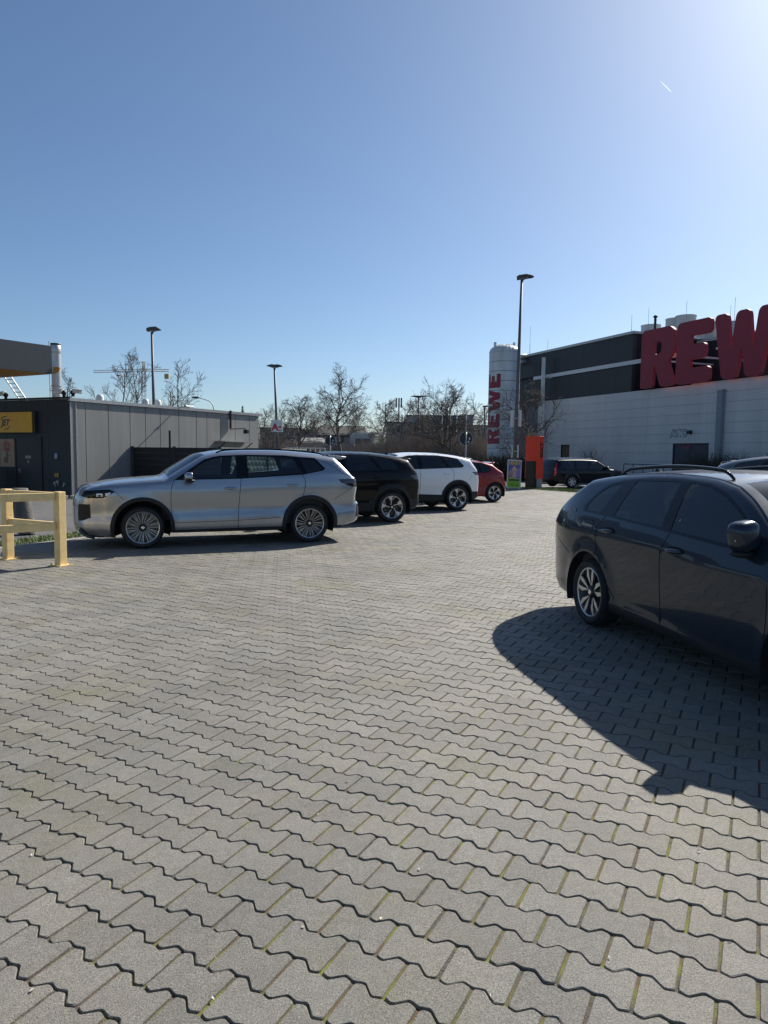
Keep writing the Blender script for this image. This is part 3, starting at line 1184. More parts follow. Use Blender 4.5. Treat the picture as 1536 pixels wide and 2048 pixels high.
# ---- silver sport utility car
silver_spec = dict(
    w=.925, R=.345, rim=.262, WB=2.80, ra=.435, H=1.63, sill=.255, tw=.235, rimkind='fan',
    outline=[
        ('bumper', [(3.52, .20), (3.66, .245), (3.745, .34), (3.765, .50), (3.76, .70), (3.73, .84), (3.675, .935)]),
        ('hood', [(3.675, .935), (3.56, .995), (3.25, 1.055), (2.85, 1.095), (2.42, 1.125)]),
        ('windshield', [(2.42, 1.125), (2.10, 1.325), (1.82, 1.495)]),
        ('roof', [(1.82, 1.495), (1.62, 1.552), (1.30, 1.588), (.90, 1.60), (.50, 1.597), (.05, 1.570), (-.35, 1.528), (-.50, 1.505)]),
        ('rear_window', [(-.50, 1.505), (-.63, 1.375), (-.82, 1.175)]),
        ('tailgate', [(-.82, 1.175), (-.895, 1.12), (-.915, 1.0), (-.89, .82), (-.90, .72)]),
        ('rear_bumper', [(-.90, .72), (-.955, .68), (-.96, .55), (-.945, .42), (-.88, .345), (-.70, .30)]),
    ],
    crown=dict(bumper=.10, hood=.045, windshield=.085, roof=.045, rear_window=.07, tailgate=.055, rear_bumper=.05),
    belt=[(3.8, 1.0), (2.4, 1.105), (1.2, 1.14), (.1, 1.19), (-.95, 1.215)],
    regions=[
        ('window', [(2.20, 1.128), (2.06, 1.235), (1.82, 1.405), (1.66, 1.465), (1.53, 1.490), (1.275, 1.512), (1.275, 1.150)], 'clear', 'front_door', -.004),
        ('window', [(1.085, 1.512), (.44, 1.508), (.27, 1.482), (.135, 1.235), (1.085, 1.162)], 'clear', 'rear_door', -.004),
        ('quarter_window', [(.145, 1.475), (-.10, 1.468), (-.235, 1.31), (-.205, 1.287), (.055, 1.232)], 'dark', None, -.004),
        ('window_frame', [(2.31, 1.115), (2.05, 1.290), (1.80, 1.456), (1.64, 1.503), (1.53, 1.520), (1.1, 1.541), (.44, 1.537), (.17, 1.512), (-.12, 1.498), (-.29, 1.313), (-.25, 1.275), (.1, 1.208), (1.2, 1.135)], 'gloss', None, 0),
        ('headlight', [(3.72, .945), (3.30, .972), (3.21, .936), (3.39, .832), (3.62, .832), (3.78, .88)], 'head', None, .002),
        ('air_intake', [(3.80, .735), (3.585, .735), (3.575, .52), (3.69, .475), (3.82, .455)], 'black', None, 0),
        ('chin', [(3.85, .36), (3.72, .36), (3.60, .24), (3.40, .22), (3.40, .1), (3.85, .1)], 'black', None, 0),
        ('taillight', [(-.515, 1.122), (-1.0, 1.14), (-1.0, .985), (-.79, .985), (-.56, 1.066)], 'smoke', None, .002),
        ('reflector', [(-.895, .66), (-1.0, .66), (-1.0, .42), (-.875, .44)], 'black', None, .001),
        ('arch_trim', arch_ring(2.80, .345, .435, .500, .20), 'black', None, .008),
        ('arch_trim', arch_ring(0, .345, .435, .505, .20), 'black', None, .008),
        ('sill', [(2.36, .292), (.44, .312), (.44, .1), (2.36, .1)], 'black', None, 0),
        ('front_door', [(2.31, 1.117), (2.355, .94), (2.355, .65), (2.32, .41), (2.295, .27), (1.264, .27), (1.262, .46), (1.243, .80), (1.214, 1.137)], 'paint', None, 0),
        ('rear_door', [(1.214, 1.137), (1.243, .80), (1.262, .46), (1.264, .27), (.46, .30), (.44, .56), (.30, .76), (.14, .80), (.114, .92), (.092, 1.09), (.15, 1.212), (1.2, 1.135)], 'paint', None, 0),
        ('front_fender', [(3.40, .83), (3.21, .93), (3.3, .97), (3.5, 1.05), (2.42, 1.2), (2.31, 1.117), (2.355, .94), (2.355, .65), (2.32, .41), (2.295, .27), (2.9, .3), (3.32, .28), (3.25, .62), (3.08, .80)], 'paint', None, 0),
    ],
    gaps=[([(2.31, 1.117), (2.355, .94), (2.355, .65), (2.32, .41), (2.295, .27)], .008),
          ([(1.214, 1.137), (1.243, .80), (1.262, .46), (1.264, .27)], .008),
          ([(.15, 1.212), (.092, 1.09), (.114, .92), (.145, .80)], .008),
          ([(2.34, .413), (1.26, .432), (.50, .468)], .007),
          ([(3.21, .93), (3.08, .80)], .006),
          ([(-.80, .98), (-.60, .86), (-.44, .76)], .006),
          ([(-.50, .51), (-.86, .545)], .005),
          ([(-.06, 1.50), (-.35, 1.40), (-.60, 1.235), (-.78, 1.165)], .005)],
    handles=[(1.39, .972, .235, 0, 'front_door'), (.318, 1.016, .235, 0, 'rear_door')],
    mirror=(2.07, 1.165, 1.05), mirror_r=(.085, .12, .065), rail=(1.62, -.40, .028), fin=(-.25, 1.575),
    spoiler=([(-.40, 1.553), (-.77, 1.522), (-.775, 1.500), (-.58, 1.45)], .62),
    low=[(0, .80), (.12, .90), (.2, .945), (.32, .978), (.40, .984), (.43, .982), (.53, .958), (.58, .957), (.70, .985), (.80, 1.0), (.86, 1.0), (.94, .982), (1.0, .966), (1.6, .93)],
    plan=(.19, .65, .13, .6), soft=6, dark_recess=False, steer=.0, spin=.1)

# ---- the sport utility car parked twice (black and white)
suv_spec = dict(
    w=.93, R=.360, rim=.262, WB=2.785, ra=.435, H=1.61, sill=.27, tw=.235, rimkind='pinwheel',
    outline=[
        ('bumper', [(3.45, .22), (3.60, .27), (3.66, .40), (3.68, .66), (3.65, .86), (3.60, .96)]),
        ('hood', [(3.60, .96), (3.45, 1.03), (3.1, 1.09), (2.45, 1.14)]),
        ('windshield', [(2.45, 1.14), (2.1, 1.34), (1.74, 1.515)]),
        ('roof', [(1.74, 1.515), (1.5, 1.552), (1.15, 1.578), (.55, 1.572), (.15, 1.545), (-.2, 1.502), (-.47, 1.440)]),
        ('rear_window', [(-.47, 1.440), (-.57, 1.29), (-.675, 1.14)]),
        ('tailgate', [(-.675, 1.14), (-.70, 1.08), (-.725, .97), (-.745, .84), (-.742, .62)]),
        ('rear_bumper', [(-.742, .62), (-.755, .52), (-.725, .39), (-.62, .30)]),
    ],
    crown=dict(bumper=.10, hood=.045, windshield=.085, roof=.05, rear_window=.06, tailgate=.05, rear_bumper=.05),
    belt=[(3.7, 1.0), (2.4, 1.13), (1.2, 1.167), (.2, 1.19), (-.75, 1.20)],
    regions=[
        ('window', [(2.12, 1.165), (1.74, 1.435), (1.5, 1.505), (1.215, 1.53), (1.215, 1.185)], 'mid', 'front_door', -.004),
        ('window', [(1.09, 1.182), (1.098, 1.535), (.55, 1.530), (.315, 1.208)], 'dark', 'rear_door', -.004),
        ('quarter_window', [(.46, 1.525), (-.02, 1.45), (-.165, 1.27), (-.12, 1.228), (.24, 1.215)], 'dark', None, -.004),
        ('window_frame', [(2.28, 1.14), (1.76, 1.468), (1.5, 1.533), (1.2, 1.556), (.59, 1.552), (.25, 1.515), (-.035, 1.463), (-.20, 1.266), (-.13, 1.213), (.29, 1.198), (1.2, 1.166)], 'gloss', None, 0),
        ('headlight', [(3.75, .92), (3.25, .95), (3.30, .88), (3.75, .80)], 'head', None, .002),
        ('taillight', [(-.455, 1.088), (-.9, 1.12), (-.9, .998), (-.585, .998)], 'smoke', None, .002),
        ('bumper_trim', [(-.30, .54), (-.9, .525), (-.9, .1), (-.30, .1)], 'black', None, .003),
        ('bumper_trim', [(3.20, .50), (3.9, .46), (3.9, .1), (3.20, .1)], 'black', None, .003),
        ('arch_trim', arch_ring(2.785, .360, .435, .515, .22), 'black', None, .008),
        ('arch_trim', arch_ring(0, .360, .435, .515, .22), 'black', None, .008),
        ('sill', [(2.40, .478), (1.18, .478), (.40, .450), (.40, .1), (2.40, .1)], 'black', None, 0),
        ('front_door', [(2.28, 1.14), (2.33, .9), (2.31, .47), (1.176, .47), (1.176, 1.165)], 'paint', None, 0),
        ('rear_door', [(1.176, 1.165), (1.176, .47), (.42, .45), (.34, .62), (.16, .79), (.151, .91), (.148, 1.11), (.244, 1.197)], 'paint', None, 0),
        ('front_fender', [(3.30, .88), (3.25, .95), (3.35, 1.06), (2.45, 1.2), (2.28, 1.14), (2.33, .9), (2.31, .47), (3.25, .46), (3.2, .75)], 'paint', None, 0),
    ],
    gaps=[([(2.28, 1.14), (2.33, .9), (2.31, .47)], .008), ([(1.176, 1.165), (1.176, .47)], .008),
          ([(.244, 1.197), (.148, 1.11), (.151, .912), (.16, .83)], .008),
          ([(-.46, 1.0), (-.36, .86)], .006)],
    handles=[(1.34, 1.0, .225, 0, 'front_door'), (.368, 1.022, .225, 0, 'rear_door')],
    mirror=(2.08, 1.20, 1.0), fin=(-.15, 1.555),
    spoiler=([(-.36, 1.50), (-.60, 1.468), (-.605, 1.44), (-.46, 1.40)], .60),
    low=[(0, .80), (.15, .90), (.24, .955), (.36, .962), (.46, .955), (.56, .975), (.62, .992), (.72, .994), (.82, 1.0), (.92, .985), (1.0, .968), (1.6, .93)], spin=.35)

# ---- red hatchback
hatch_spec = dict(
    w=.875, R=.310, rim=.225, WB=2.54, ra=.375, H=1.42, sill=.21, tw=.205, rimkind='pinwheel',
    outline=[
        ('bumper', [(3.02, .2), (3.16, .25), (3.24, .40), (3.25, .56), (3.23, .68), (3.18, .76)]),
        ('hood', [(3.18, .76), (3.05, .83), (2.7, .92), (2.25, .98)]),
        ('windshield', [(2.25, .98), (1.9, 1.18), (1.5, 1.345)]),
        ('roof', [(1.5, 1.345), (1.2, 1.375), (.84, 1.370), (.44, 1.338), (.16, 1.288), (.03, 1.255)]),
        ('rear_window', [(.03, 1.255), (-.10, 1.15), (-.25, 1.05)]),
        ('tailgate', [(-.25, 1.05), (-.385, .965), (-.42, .77), (-.525, .56)]),
        ('rear_bumper', [(-.525, .56), (-.53, .45), (-.50, .345), (-.40, .26)]),
    ],
    crown=dict(bumper=.09, hood=.04, windshield=.08, roof=.05, rear_window=.05, tailgate=.04, rear_bumper=.04),
    belt=[(3.3, .85), (2.2, .95), (1.2, .965), (.6, .975), (.15, 1.0), (-.5, 1.03)],
    regions=[
        ('window', [(1.98, .985), (1.5, 1.285), (1.1, 1.318), (1.02, .985)], 'mid', 'front_door', -.004),
        ('window', [(.95, .985), (.99, 1.318), (.62, 1.310), (.58, .992)], 'dark', 'rear_door', -.004),
        ('quarter_window', [(.56, 1.305), (.40, 1.295), (.265, 1.228), (.165, 1.065), (.215, 1.022), (.52, .995)], 'dark', None, -.004),
        ('window_frame', [(2.1, .972), (1.5, 1.31), (1.1, 1.34), (.84, 1.338), (.40, 1.315), (.25, 1.24), (.14, 1.06), (.2, 1.003), (.6, .974), (1.2, .965)], 'gloss', None, 0),
        ('headlight', [(3.3, .76), (2.85, .80), (2.80, .77), (2.95, .68), (3.3, .66)], 'head', None, .002),
        ('taillight', [(-.20, .93), (-.6, .96), (-.6, .80), (-.33, .82)], 'tail', None, .002),
        ('sill', [(2.15, .225), (.3, .215), (.3, .1), (2.15, .1)], 'black', None, 0),
        ('front_door', [(2.1, .972), (2.14, .7), (2.1, .24), (1.0, .23), (.99, .967)], 'paint', None, 0),
        ('rear_door', [(.99, .967), (1.0, .23), (.38, .23), (.33, .5), (.215, .66), (.222, .82), (.213, 1.004), (.6, .974)], 'paint', None, 0),
        ('front_fender', [(2.80, .78), (2.85, .82), (2.9, .92), (2.25, 1.05), (2.1, .972), (2.14, .7), (2.1, .24), (2.9, .25), (2.9, .6)], 'paint', None, 0),
    ],
    gaps=[([(2.1, .972), (2.14, .7), (2.1, .24)], .008), ([(.99, .967), (1.0, .23)], .008), ([(.213, 1.004), (.223, .82), (.215, .68)], .008)],
    handles=[(1.14, .82, .2, 0, 'front_door'), (.40, .845, .2, 0, 'rear_door')],
    mirror=(1.95, 1.02, .95), fin=(.2, 1.33),
    spoiler=([(.12, 1.295), (-.17, 1.325), (-.175, 1.30), (.0, 1.24)], .54), spin=.5)

# ---- dark grey estate car in front
estate_spec = dict(
    w=.895, R=.318, rim=.232, WB=2.686, ra=.388, H=1.475, sill=.215, tw=.225, rimkind='petal',
    outline=[
        ('bumper', [(3.28, .19), (3.42, .24), (3.50, .36), (3.52, .50), (3.48, .63), (3.41, .71)]),
        ('hood', [(3.41, .71), (3.2, .80), (2.8, .89), (2.42, .965)]),
        ('windshield', [(2.42, .965), (2.10, 1.180), (1.88, 1.305), (1.66, 1.392)]),
        ('roof', [(1.66, 1.392), (1.38, 1.438), (1.0, 1.458), (.6, 1.456), (.15, 1.428), (-.15, 1.396), (-.38, 1.362)]),
        ('rear_window', [(-.38, 1.362), (-.64, 1.19), (-.87, 1.0)]),
        ('tailgate', [(-.87, 1.0), (-.96, .905), (-1.02, .76), (-1.02, .60)]),
        ('rear_bumper', [(-1.02, .60), (-1.05, .51), (-1.05, .40), (-1.01, .28), (-.86, .22)]),
    ],
    crown=dict(bumper=.10, hood=.04, windshield=.08, roof=.035, rear_window=.07, tailgate=.06, rear_bumper=.06),
    belt=[(3.5, .78), (2.4, .955), (2.1, .975), (1.2, 1.020), (.4, 1.052), (-.2, 1.062), (-1.1, 1.07)],
    regions=[
        ('window', [(2.08, 1.005), (2.00, 1.13), (1.86, 1.215), (1.62, 1.318), (1.38, 1.380), (1.15, 1.400), (1.225, 1.040)], 'mid', 'front_door', -.004),
        ('window', [(1.10, 1.045), (1.03, 1.400), (.42, 1.384), (.375, 1.070)], 'dark', 'rear_door', -.004),
        ('quarter_window', [(.125, 1.082), (.235, 1.360), (.05, 1.322), (-.05, 1.265), (-.155, 1.13), (-.13, 1.083)], 'dark', None, -.004),
        ('window_frame', [(2.14, .984), (2.10, 1.09), (1.88, 1.232), (1.63, 1.342), (1.38, 1.402), (1.0, 1.426), (.6, 1.420), (.24, 1.386), (.02, 1.338), (-.09, 1.275), (-.21, 1.125), (-.18, 1.066), (.17, 1.062), (.42, 1.052), (1.12, 1.024), (1.84, .990)], 'gloss', None, 0),
        ('headlight', [(3.55, .72), (2.98, .80), (2.95, .76), (3.15, .66), (3.55, .60)], 'head', None, .002),
        ('taillight', [(-.74, .93), (-1.2, .98), (-1.2, .74), (-.86, .76)], 'tail', None, .002),
        ('fuel_flap', [(-.18, .87), (-.13, .995), (.06, 1.0), (.085, .97), (.055, .872)], 'paint', None, .0015),
        ('sill', [(2.32, .272), (.36, .30), (.36, .1), (2.32, .1)], 'black', None, .004),
        ('front_door', [(2.30, .975), (2.31, .78), (2.30, .27), (1.16, .285), (1.155, .73), (1.18, .90), (1.235, 1.021)], 'paint', None, 0),
        ('rear_door', [(1.235, 1.021), (1.18, .90), (1.155, .73), (1.16, .285), (.47, .30), (.465, .355), (.30, .55), (.17, .77), (.15, .94), (.255, 1.058)], 'paint', None, 0),
        ('front_fender', [(2.95, .77), (2.98, .85), (3.0, .93), (2.42, 1.04), (2.30, .975), (2.31, .78), (2.30, .27), (3.1, .25), (3.1, .6)], 'paint', None, 0),
    ],
    gaps=[([(2.30, .975), (2.31, .78), (2.30, .27)], .006), ([(1.235, 1.021), (1.18, .90), (1.155, .73), (1.16, .285)], .006),
          ([(.255, 1.058), (.15, .94), (.165, .77), (.30, .55), (.465, .355), (.50, .30)], .006),
          ([(-.18, .87), (-.13, .995), (.06, 1.0), (.085, .97), (.055, .872), (-.18, .87)], .005),
          ([(-.40, .64), (-.78, .76)], .005)],
    handles=[(1.345, .892, .22, -.05, 'front_door'), (.355, .935, .22, -.05, 'rear_door')],
    mirror=(2.10, 1.085, .92), mirror_off=.085, mirror_r=(.085, .095, .100), rail=(1.52, -.10, .045), fin=(-.25, 1.42),
    spoiler=([(-.24, 1.395), (-.50, 1.360), (-.505, 1.340), (-.36, 1.30)], .44),
    low=[(0, .82), (.14, .90), (.22, .950), (.28, .968), (.31, .960), (.36, .966), (.50, .976), (.66, .986), (.80, .997), (.855, 1.002), (.87, .999), (.97, .968), (1.0, .958), (1.6, .93)], soft=4,
    flare=.018, dark_recess=True, spin=.0, up=(.958, .225, .08), plan=(.23, 1.0, .18, .8), round=(.065, .05))

# ---- old boxy estate on the road
wagon_spec = dict(
    w=.88, R=.308, rim=.205, WB=2.664, ra=.365, H=1.42, sill=.23, tw=.2, rimkind='six',
    outline=[
        ('bumper', [(3.30, .24), (3.48, .28), (3.54, .42), (3.54, .56), (3.50, .72)]),
        ('hood', [(3.50, .72), (3.3, .80), (2.8, .87), (2.3, .925)]),
        ('windshield', [(2.3, .925), (1.95, 1.14), (1.62, 1.335)]),
        ('roof', [(1.62, 1.335), (1.4, 1.372), (.6, 1.392), (-.3, 1.378), (-.70, 1.35)]),
        ('rear_window', [(-.70, 1.35), (-.80, 1.17), (-.92, .95)]),
        ('tailgate', [(-.92, .95), (-.96, .78), (-.98, .62)]),
        ('rear_bumper', [(-.98, .62), (-1.05, .58), (-1.07, .45), (-1.03, .32), (-.84, .26)]),
    ],
    crown=dict(bumper=.09, hood=.03, windshield=.06, roof=.025, rear_window=.05, tailgate=.05, rear_bumper=.05),
    belt=[(3.5, .78), (2.3, .90), (1.0, .91), (-1.0, .92)],
    regions=[
        ('window', [(2.05, .925), (1.62, 1.27), (1.4, 1.31), (1.10, 1.322), (1.08, .93)], 'mid', 'front_door', -.004),
        ('window', [(1.0, .93), (1.02, 1.322), (.32, 1.325), (.25, .93)], 'mid', 'rear_door', -.004),
        ('quarter_window', [(.16, .935), (.22, 1.325), (-.55, 1.305), (-.70, .945)], 'mid', None, -.004),
        ('window_frame', [(2.2, .90), (1.63, 1.30), (1.4, 1.335), (.6, 1.35), (-.58, 1.33), (-.75, .915), (1.0, .905)], 'gloss', None, 0),
        ('headlight', [(3.55, .74), (3.3, .76), (3.3, .62), (3.55, .62)], 'head', None, .002),
        ('taillight', [(-.74, 1.28), (-.86, .95), (-.90, .62), (-1.1, .62), (-1.0, .95), (-.85, 1.30)], 'tail', None, .002),
        ('sill', [(2.3, .27), (.3, .27), (.3, .1), (2.3, .1)], 'black', None, 0),
        ('front_door', [(2.2, .90), (2.26, .6), (2.22, .26), (1.05, .26), (1.05, .905)], 'paint', None, 0),
        ('rear_door', [(1.05, .905), (1.05, .26), (.4, .26), (.3, .5), (.2, .62), (.2, .91)], 'paint', None, 0),
        ('front_fender', [(3.3, .76), (3.3, .86), (2.3, 1.0), (2.2, .90), (2.26, .6), (2.22, .26), (3.1, .26), (3.3, .6)], 'paint', None, 0),
    ],
    gaps=[([(2.2, .90), (2.26, .6), (2.22, .26)], .01), ([(1.05, .905), (1.05, .26)], .01), ([(.2, .91), (.2, .66)], .01), ([(2.2, .47), (.38, .47)], .012)],
    handles=[(1.18, .80, .18, 0, 'front_door'), (.33, .81, .18, 0, 'rear_door')],
    mirror=(1.98, .98, .9), rail=(1.45, -.62, .05),
    low=[(0, .82), (.15, .92), (.25, .965), (.45, .985), (.8, 1.0), (.95, .985), (1.0, .965), (1.6, .93)], spin=.2)

HD = Vector((-.9275, -.3738)).normalized()
HL = Vector((-HD.y, HD.x))              # left of the heading
def park(contact, heading, w, side):
    """centre of the rear axle from the ground contact of the outer face of the rear wheel on the visible side (side=+1 left)"""
    h = Vector(heading).normalized()
    l = Vector((-h.y, h.x))
    return Vector(contact) - l * side * w
p_silver = carpaint('paint_silver', (0.37, 0.395, 0.43), .85, .34, .45, (.20, .19, .17))
p_black = carpaint('paint_black', (0.004, 0.004, 0.005), .0, .35, .08, (.015, .014, .014), .45)
p_white = carpaint('paint_white', (0.86, 0.87, 0.88), .0, .40, .22, (.35, .33, .3))
p_red = carpaint('paint_red', (0.22, 0.008, 0.014), .25, .36, .20, (.10, .05, .04))
p_grey = carpaint('paint_grey', (0.027, 0.039, 0.056), .45, .26, .10, (.03, .029, .028), .6)
p_navy = carpaint('paint_navy', (0.005, 0.007, 0.014), .1, .38, .3, (.03, .029, .028), .6)
p_coal = carpaint('paint_coal', (0.07, 0.078, 0.085), .6, .32, .12)

c1, s1f = build_car(silver_spec, 'parked_car', 'silver sport utility car with many-spoked wheels, parked nearest to the yellow guard rail', p_silver,
                    park((-1.316, 12.512), HD, .86, 1), HD, 'cars parked in a row', {'handle': p_silver})
lamp_glow_piece(c1, s1f, [[(3.49, .905), (3.40, .907), (3.40, .855), (3.49, .855)], [(3.36, .91), (3.27, .925), (3.30, .885), (3.35, .86)]], lamp_clear, 'headlight_lens')
build_car(suv_spec, 'parked_car', 'black sport utility car parked between the silver car and the white car', p_black,
          park((.176, 16.331), HD, .87, 1), HD, 'cars parked in a row', {'handle': p_black})
build_car(suv_spec, 'parked_car', 'white sport utility car with black wheel arches, parked between the black and the red car', p_white,
          park((2.067, 20.044), HD, .87, 1), HD, 'cars parked in a row', {'handle': p_white})
build_car(hatch_spec, 'parked_car', 'small red hatchback, last of the row and nearest to the poster board', p_red,
          park((3.695, 23.824), HD, .81, 1), HD, 'cars parked in a row', {'handle': p_red})
HG = Vector((.2, -.98)).normalized()
c5, s5f = build_car(estate_spec, 'parked_car', 'dark grey estate car with roof rails, cut by the right edge, nearest to the camera', p_grey,
          park(Vector((1.93, 6.60)), HG, .868, -1), HG, None, {'handle': p_grey, 'mid': glass('estate_glass', (.62, .70, .72)), 'dark': glass('estate_privacy', (.25, .29, .31))})
me_ = textmesh('GOAL', .062, .0008, .001)
lt0 = obj('lettering', me_, M('sticker_pale', (.35, .37, .38), .5, var=0), c5)
lx0, lz0 = -.40, 1.075
yA, yB, yC = s5f(lx0 + .05, lz0), s5f(lx0 - .05, lz0), s5f(lx0, lz0 + .04)
ex_ = Vector((.1, -(yA - yB), 0)).normalized()
up_ = Vector((0, -(yC - s5f(lx0, lz0)), .04)).normalized()
nz_ = ex_.cross(up_).normalized()
lt0.matrix_local = Matrix(((ex_.x, up_.x, nz_.x, lx0), (ex_.y, up_.y, nz_.y, -s5f(lx0, lz0) - .004), (ex_.z, up_.z, nz_.z, lz0), (0, 0, 0, 1)))
build_car(wagon_spec, 'parked_car', 'old dark blue boxy estate car on the road beyond the verge', p_navy,
          park(Vector((9.15, 34.7)), (.93, .37), .82, -1), (.93, .37), None, {'rail': chrome, 'handle': plastic})
HN = Vector((.30, -.95)).normalized()
c7, _ = build_car(suv_spec, 'parked_car', 'dark car showing only its roof and rear behind the dark grey estate', p_coal,
          park(Vector((5.4, 10.9)), HN, .83, -1), HN, None, {'handle': p_coal})
c7.scale = (1.03, 1.03, 1.03)

# ------------------------------------------------------------------ filling station shop (left)
GC = Vector((-10.38, 23.55))                 # ground corner between its dark front and its pale side
E1 = Vector((-.90, .436)).normalized()       # along the front, away from the corner
E2 = Vector((.475, .880)).normalized()       # along the side, away from the corner
N1 = Vector((-E1.y, E1.x)) * -1
if N1.y > 0: N1 = -N1
N2 = Vector((E2.y, -E2.x))
GH = 3.27
front_m = M('dark_cladding', (0.030, 0.034, 0.042), 0.55, var=0.15, scale=3, streak=True)
panel_m = M('grey_panel', (0.25, 0.25, 0.238), 0.6, var=0.16, scale=1.5, bump=0.15, bscale=40, streak=True)
galv = M('galvanised', (0.42, 0.43, 0.43), 0.45, 0.7, var=0.2, scale=9)
dark_metal = M('dark_metal', (0.03, 0.032, 0.035), 0.5, 0.4, var=0.2)
white_m = M('white_paint', (0.72, 0.72, 0.70), 0.5, var=0.1, scale=8)
shop = thing('shop_building', 'low flat-roofed filling station shop with dark front and pale grey panelled side', 'building', (GC.x, GC.y, 0))
S2 = (Vector((-5.66, 32.2)) - GC).dot(E2)
# the core, a little inside the cladding
m = MB()
core = [GC - N1 * .06 - N2 * .06, GC - N2 * .06 + E2 * (S2 - .05), GC + E2 * (S2 - .05) + E1 * 9, GC - N1 * .06 + E1 * 9]
m.add([(p.x - GC.x, p.y - GC.y, z) for z in (-.03, GH - .02) for p in core], [(0, 1, 5, 4), (1, 2, 6, 5), (2, 3, 7, 6), (3, 0, 4, 7), (4, 5, 6, 7)])
m.build('core', dark_metal, shop)
# side panels at the joints seen in the photograph
js = [0.0] + [onwall(px, 880, GC, E2)[0] for px in (171.7, 217.5, 260.5, 291.4, 321, 358, 393, 414, 441, 470.6, 499, 517)] + [S2]
for a, b in zip(js[:-1], js[1:]):
    mt = Matrix.Translation((-GC.x, -GC.y, 0)) @ wallmat(GC, E2, N2)
    m = MB()
    m.box(a + .011, b - .011, -.05, 0.0, .06, GH - .10, mt)
    bev(m.build('panel', panel_m, shop), .006, 2)
m = MB()
m.box(-.02, S2 + .05, -.06, .055, GH - .09, GH + .02, mt)
m.build('roof_edge', galv, shop)
m = MB()
m.box(.0, S2, -.05, .01, -.03, .055, mt)
m.build('plinth', dark_metal, shop)
m = MB()                                     # raised trim close to the corner
a = onwall(153, 880, GC, E2)[0]
m.box(a - .02, a + .02, .001, .018, .06, GH - .11, mt)
m.box(.001, .05, .001, .012, .06, GH - .11, mt)
m.build('corner_trim', galv, shop)
mf = Matrix.Translation((-GC.x, -GC.y, 0)) @ wallmat(GC, E1, N1)
fj = [0.02, 1.05, 2.1, 3.15, 4.2, 5.2, 7.0, 9.0]
for a, b in zip(fj[:-1], fj[1:]):
    m = MB()
    m.box(a + .004, b - .004, -.05, 0, 0, GH - .02, mf)
    m.build('front_panel', front_m, shop)
m = MB()
m.box(-.02, 9, -.08, .04, GH - .01, GH + .05, mf)
m.build('roof_trim', dark_metal, shop)
roof_m = M('roof_felt', (0.12, 0.12, 0.12), 0.9)
m = MB()
m.add([(p.x - GC.x, p.y - GC.y, GH - .015) for p in core], [(0, 1, 2, 3)])
m.build('roof', roof_m, shop)
# front door with its signs
def F1(px, py): return onwall(px, py, GC, E1)
xa, _ = F1(83, 930); xb, _ = F1(34, 930); _, zt = F1(58, 876)
dm = M('dark_door', (0.022, 0.026, 0.033), 0.5, var=0.1)
m = MB(); m.box(xa, xb, .001, .02, 0, zt, mf)
door = m.build('door', dm, shop)
m = MB()
for q in ((xa - .05, xa, 0, zt), (xb, xb + .05, 0, zt), (xa - .05, xb + .05, zt, zt + .05)):
    m.box(q[0], q[1], .0, .035, q[2], q[3], mf)
m.build('door_frame', front_m, door)
hx, hz = F1(41, 940)
m = MB(); m.box(hx - .06, hx + .06, .02, .06, hz - .012, hz + .012, mf); m.box(hx - .02, hx + .02, .02, .026, hz - .09, hz + .05, mf)
m.build('handle', galv, door)
def plate(nm, px0, px1, py0, py1, mtl, label, cat, d=.012, parent=None, off=.021):
    a, z1 = F1(px0, py0); b, z0 = F1(px1, py1)
    o = thing(nm, label, cat, (GC.x, GC.y, 0)) if parent is None else parent
    m = MB(); m.box(min(a, b), max(a, b), off, off + d, z0, z1, mf)
    m.build('plate', mtl, o)
    return o, (a + b) / 2, (z0 + z1) / 2, off + d, abs(a - b), z1 - z0
def letter_on(body, size, mtl, parent, cx_, cz_, off, bold=0, shear=0, flip=True, extr=.002, nm='lettering', base=mf, rot=0):
    me_ = textmesh(body, size, extr, bold, shear)
    o = obj(nm, me_, mtl, parent)
    # text x runs right as seen from outside: the wall direction runs to the left, so x is reversed
    sx = -1 if flip else 1
    loc = base @ Matrix(((sx, 0, 0, cx_), (0, 0, 1, off + extr), (0, 1, 0, cz_), (0, 0, 0, 1))) @ Matrix.Rotation(rot, 4, 'Z')
    o.matrix_local = loc
    return o
sg = M('sign_grey', (.35, .34, .3), .5)
plate('door_notice', 52, 63, 911, 917, sg, 'small grey notice plate fixed on the dark shop door', 'sign', .004)
o = thing('prohibition_sign', 'small round red-edged sign below the notice on the shop door', 'sign', (GC.x, GC.y, 0))
cxp, czp = F1(58, 923)
m = MB(); m.lathe([(0, .026), (.058, .026), (.058, .022)], 20, 'y'); m.v = [tuple(mf @ Vector((x + cxp, y, z + czp))) for x, y, z in m.v]; m.build('disc', sg, o)
m = MB(); m.lathe([(.046, .028), (.062, .028), (.062, .022)], 20, 'y'); m.v = [tuple(mf @ Vector((x + cxp, y, z + czp))) for x, y, z in m.v]; m.build('rim', M('sign_red', (.42, .03, .03), .4, var=.05), o)
plate('wall_plate', 110.5, 116, 907, 917, M('pale_blue', (.35, .45, .55), .4), 'small pale blue plate on the dark shop front', 'sign')
plate('hydrant_plate', 110.5, 119, 946, 954, M('ochre', (.45, .27, .03), .5), 'small ochre square plate low on the dark shop front', 'sign')
o = thing('wall_valve', 'pair of grey valve caps low on the dark shop front', 'valve', (GC.x, GC.y, 0))
for px, py in ((112, 966), (117.5, 964)):
    vx, vz = F1(px, py)
    m = MB(); m.tube([mf @ Vector((vx, 0, vz)), mf @ Vector((vx, .07, vz))], .045, 12); m.tube([mf @ Vector((vx, .03, vz - .11)), mf @ Vector((vx, .03, vz + .06))], .018, 8); m.build('valve_cap', galv, o)
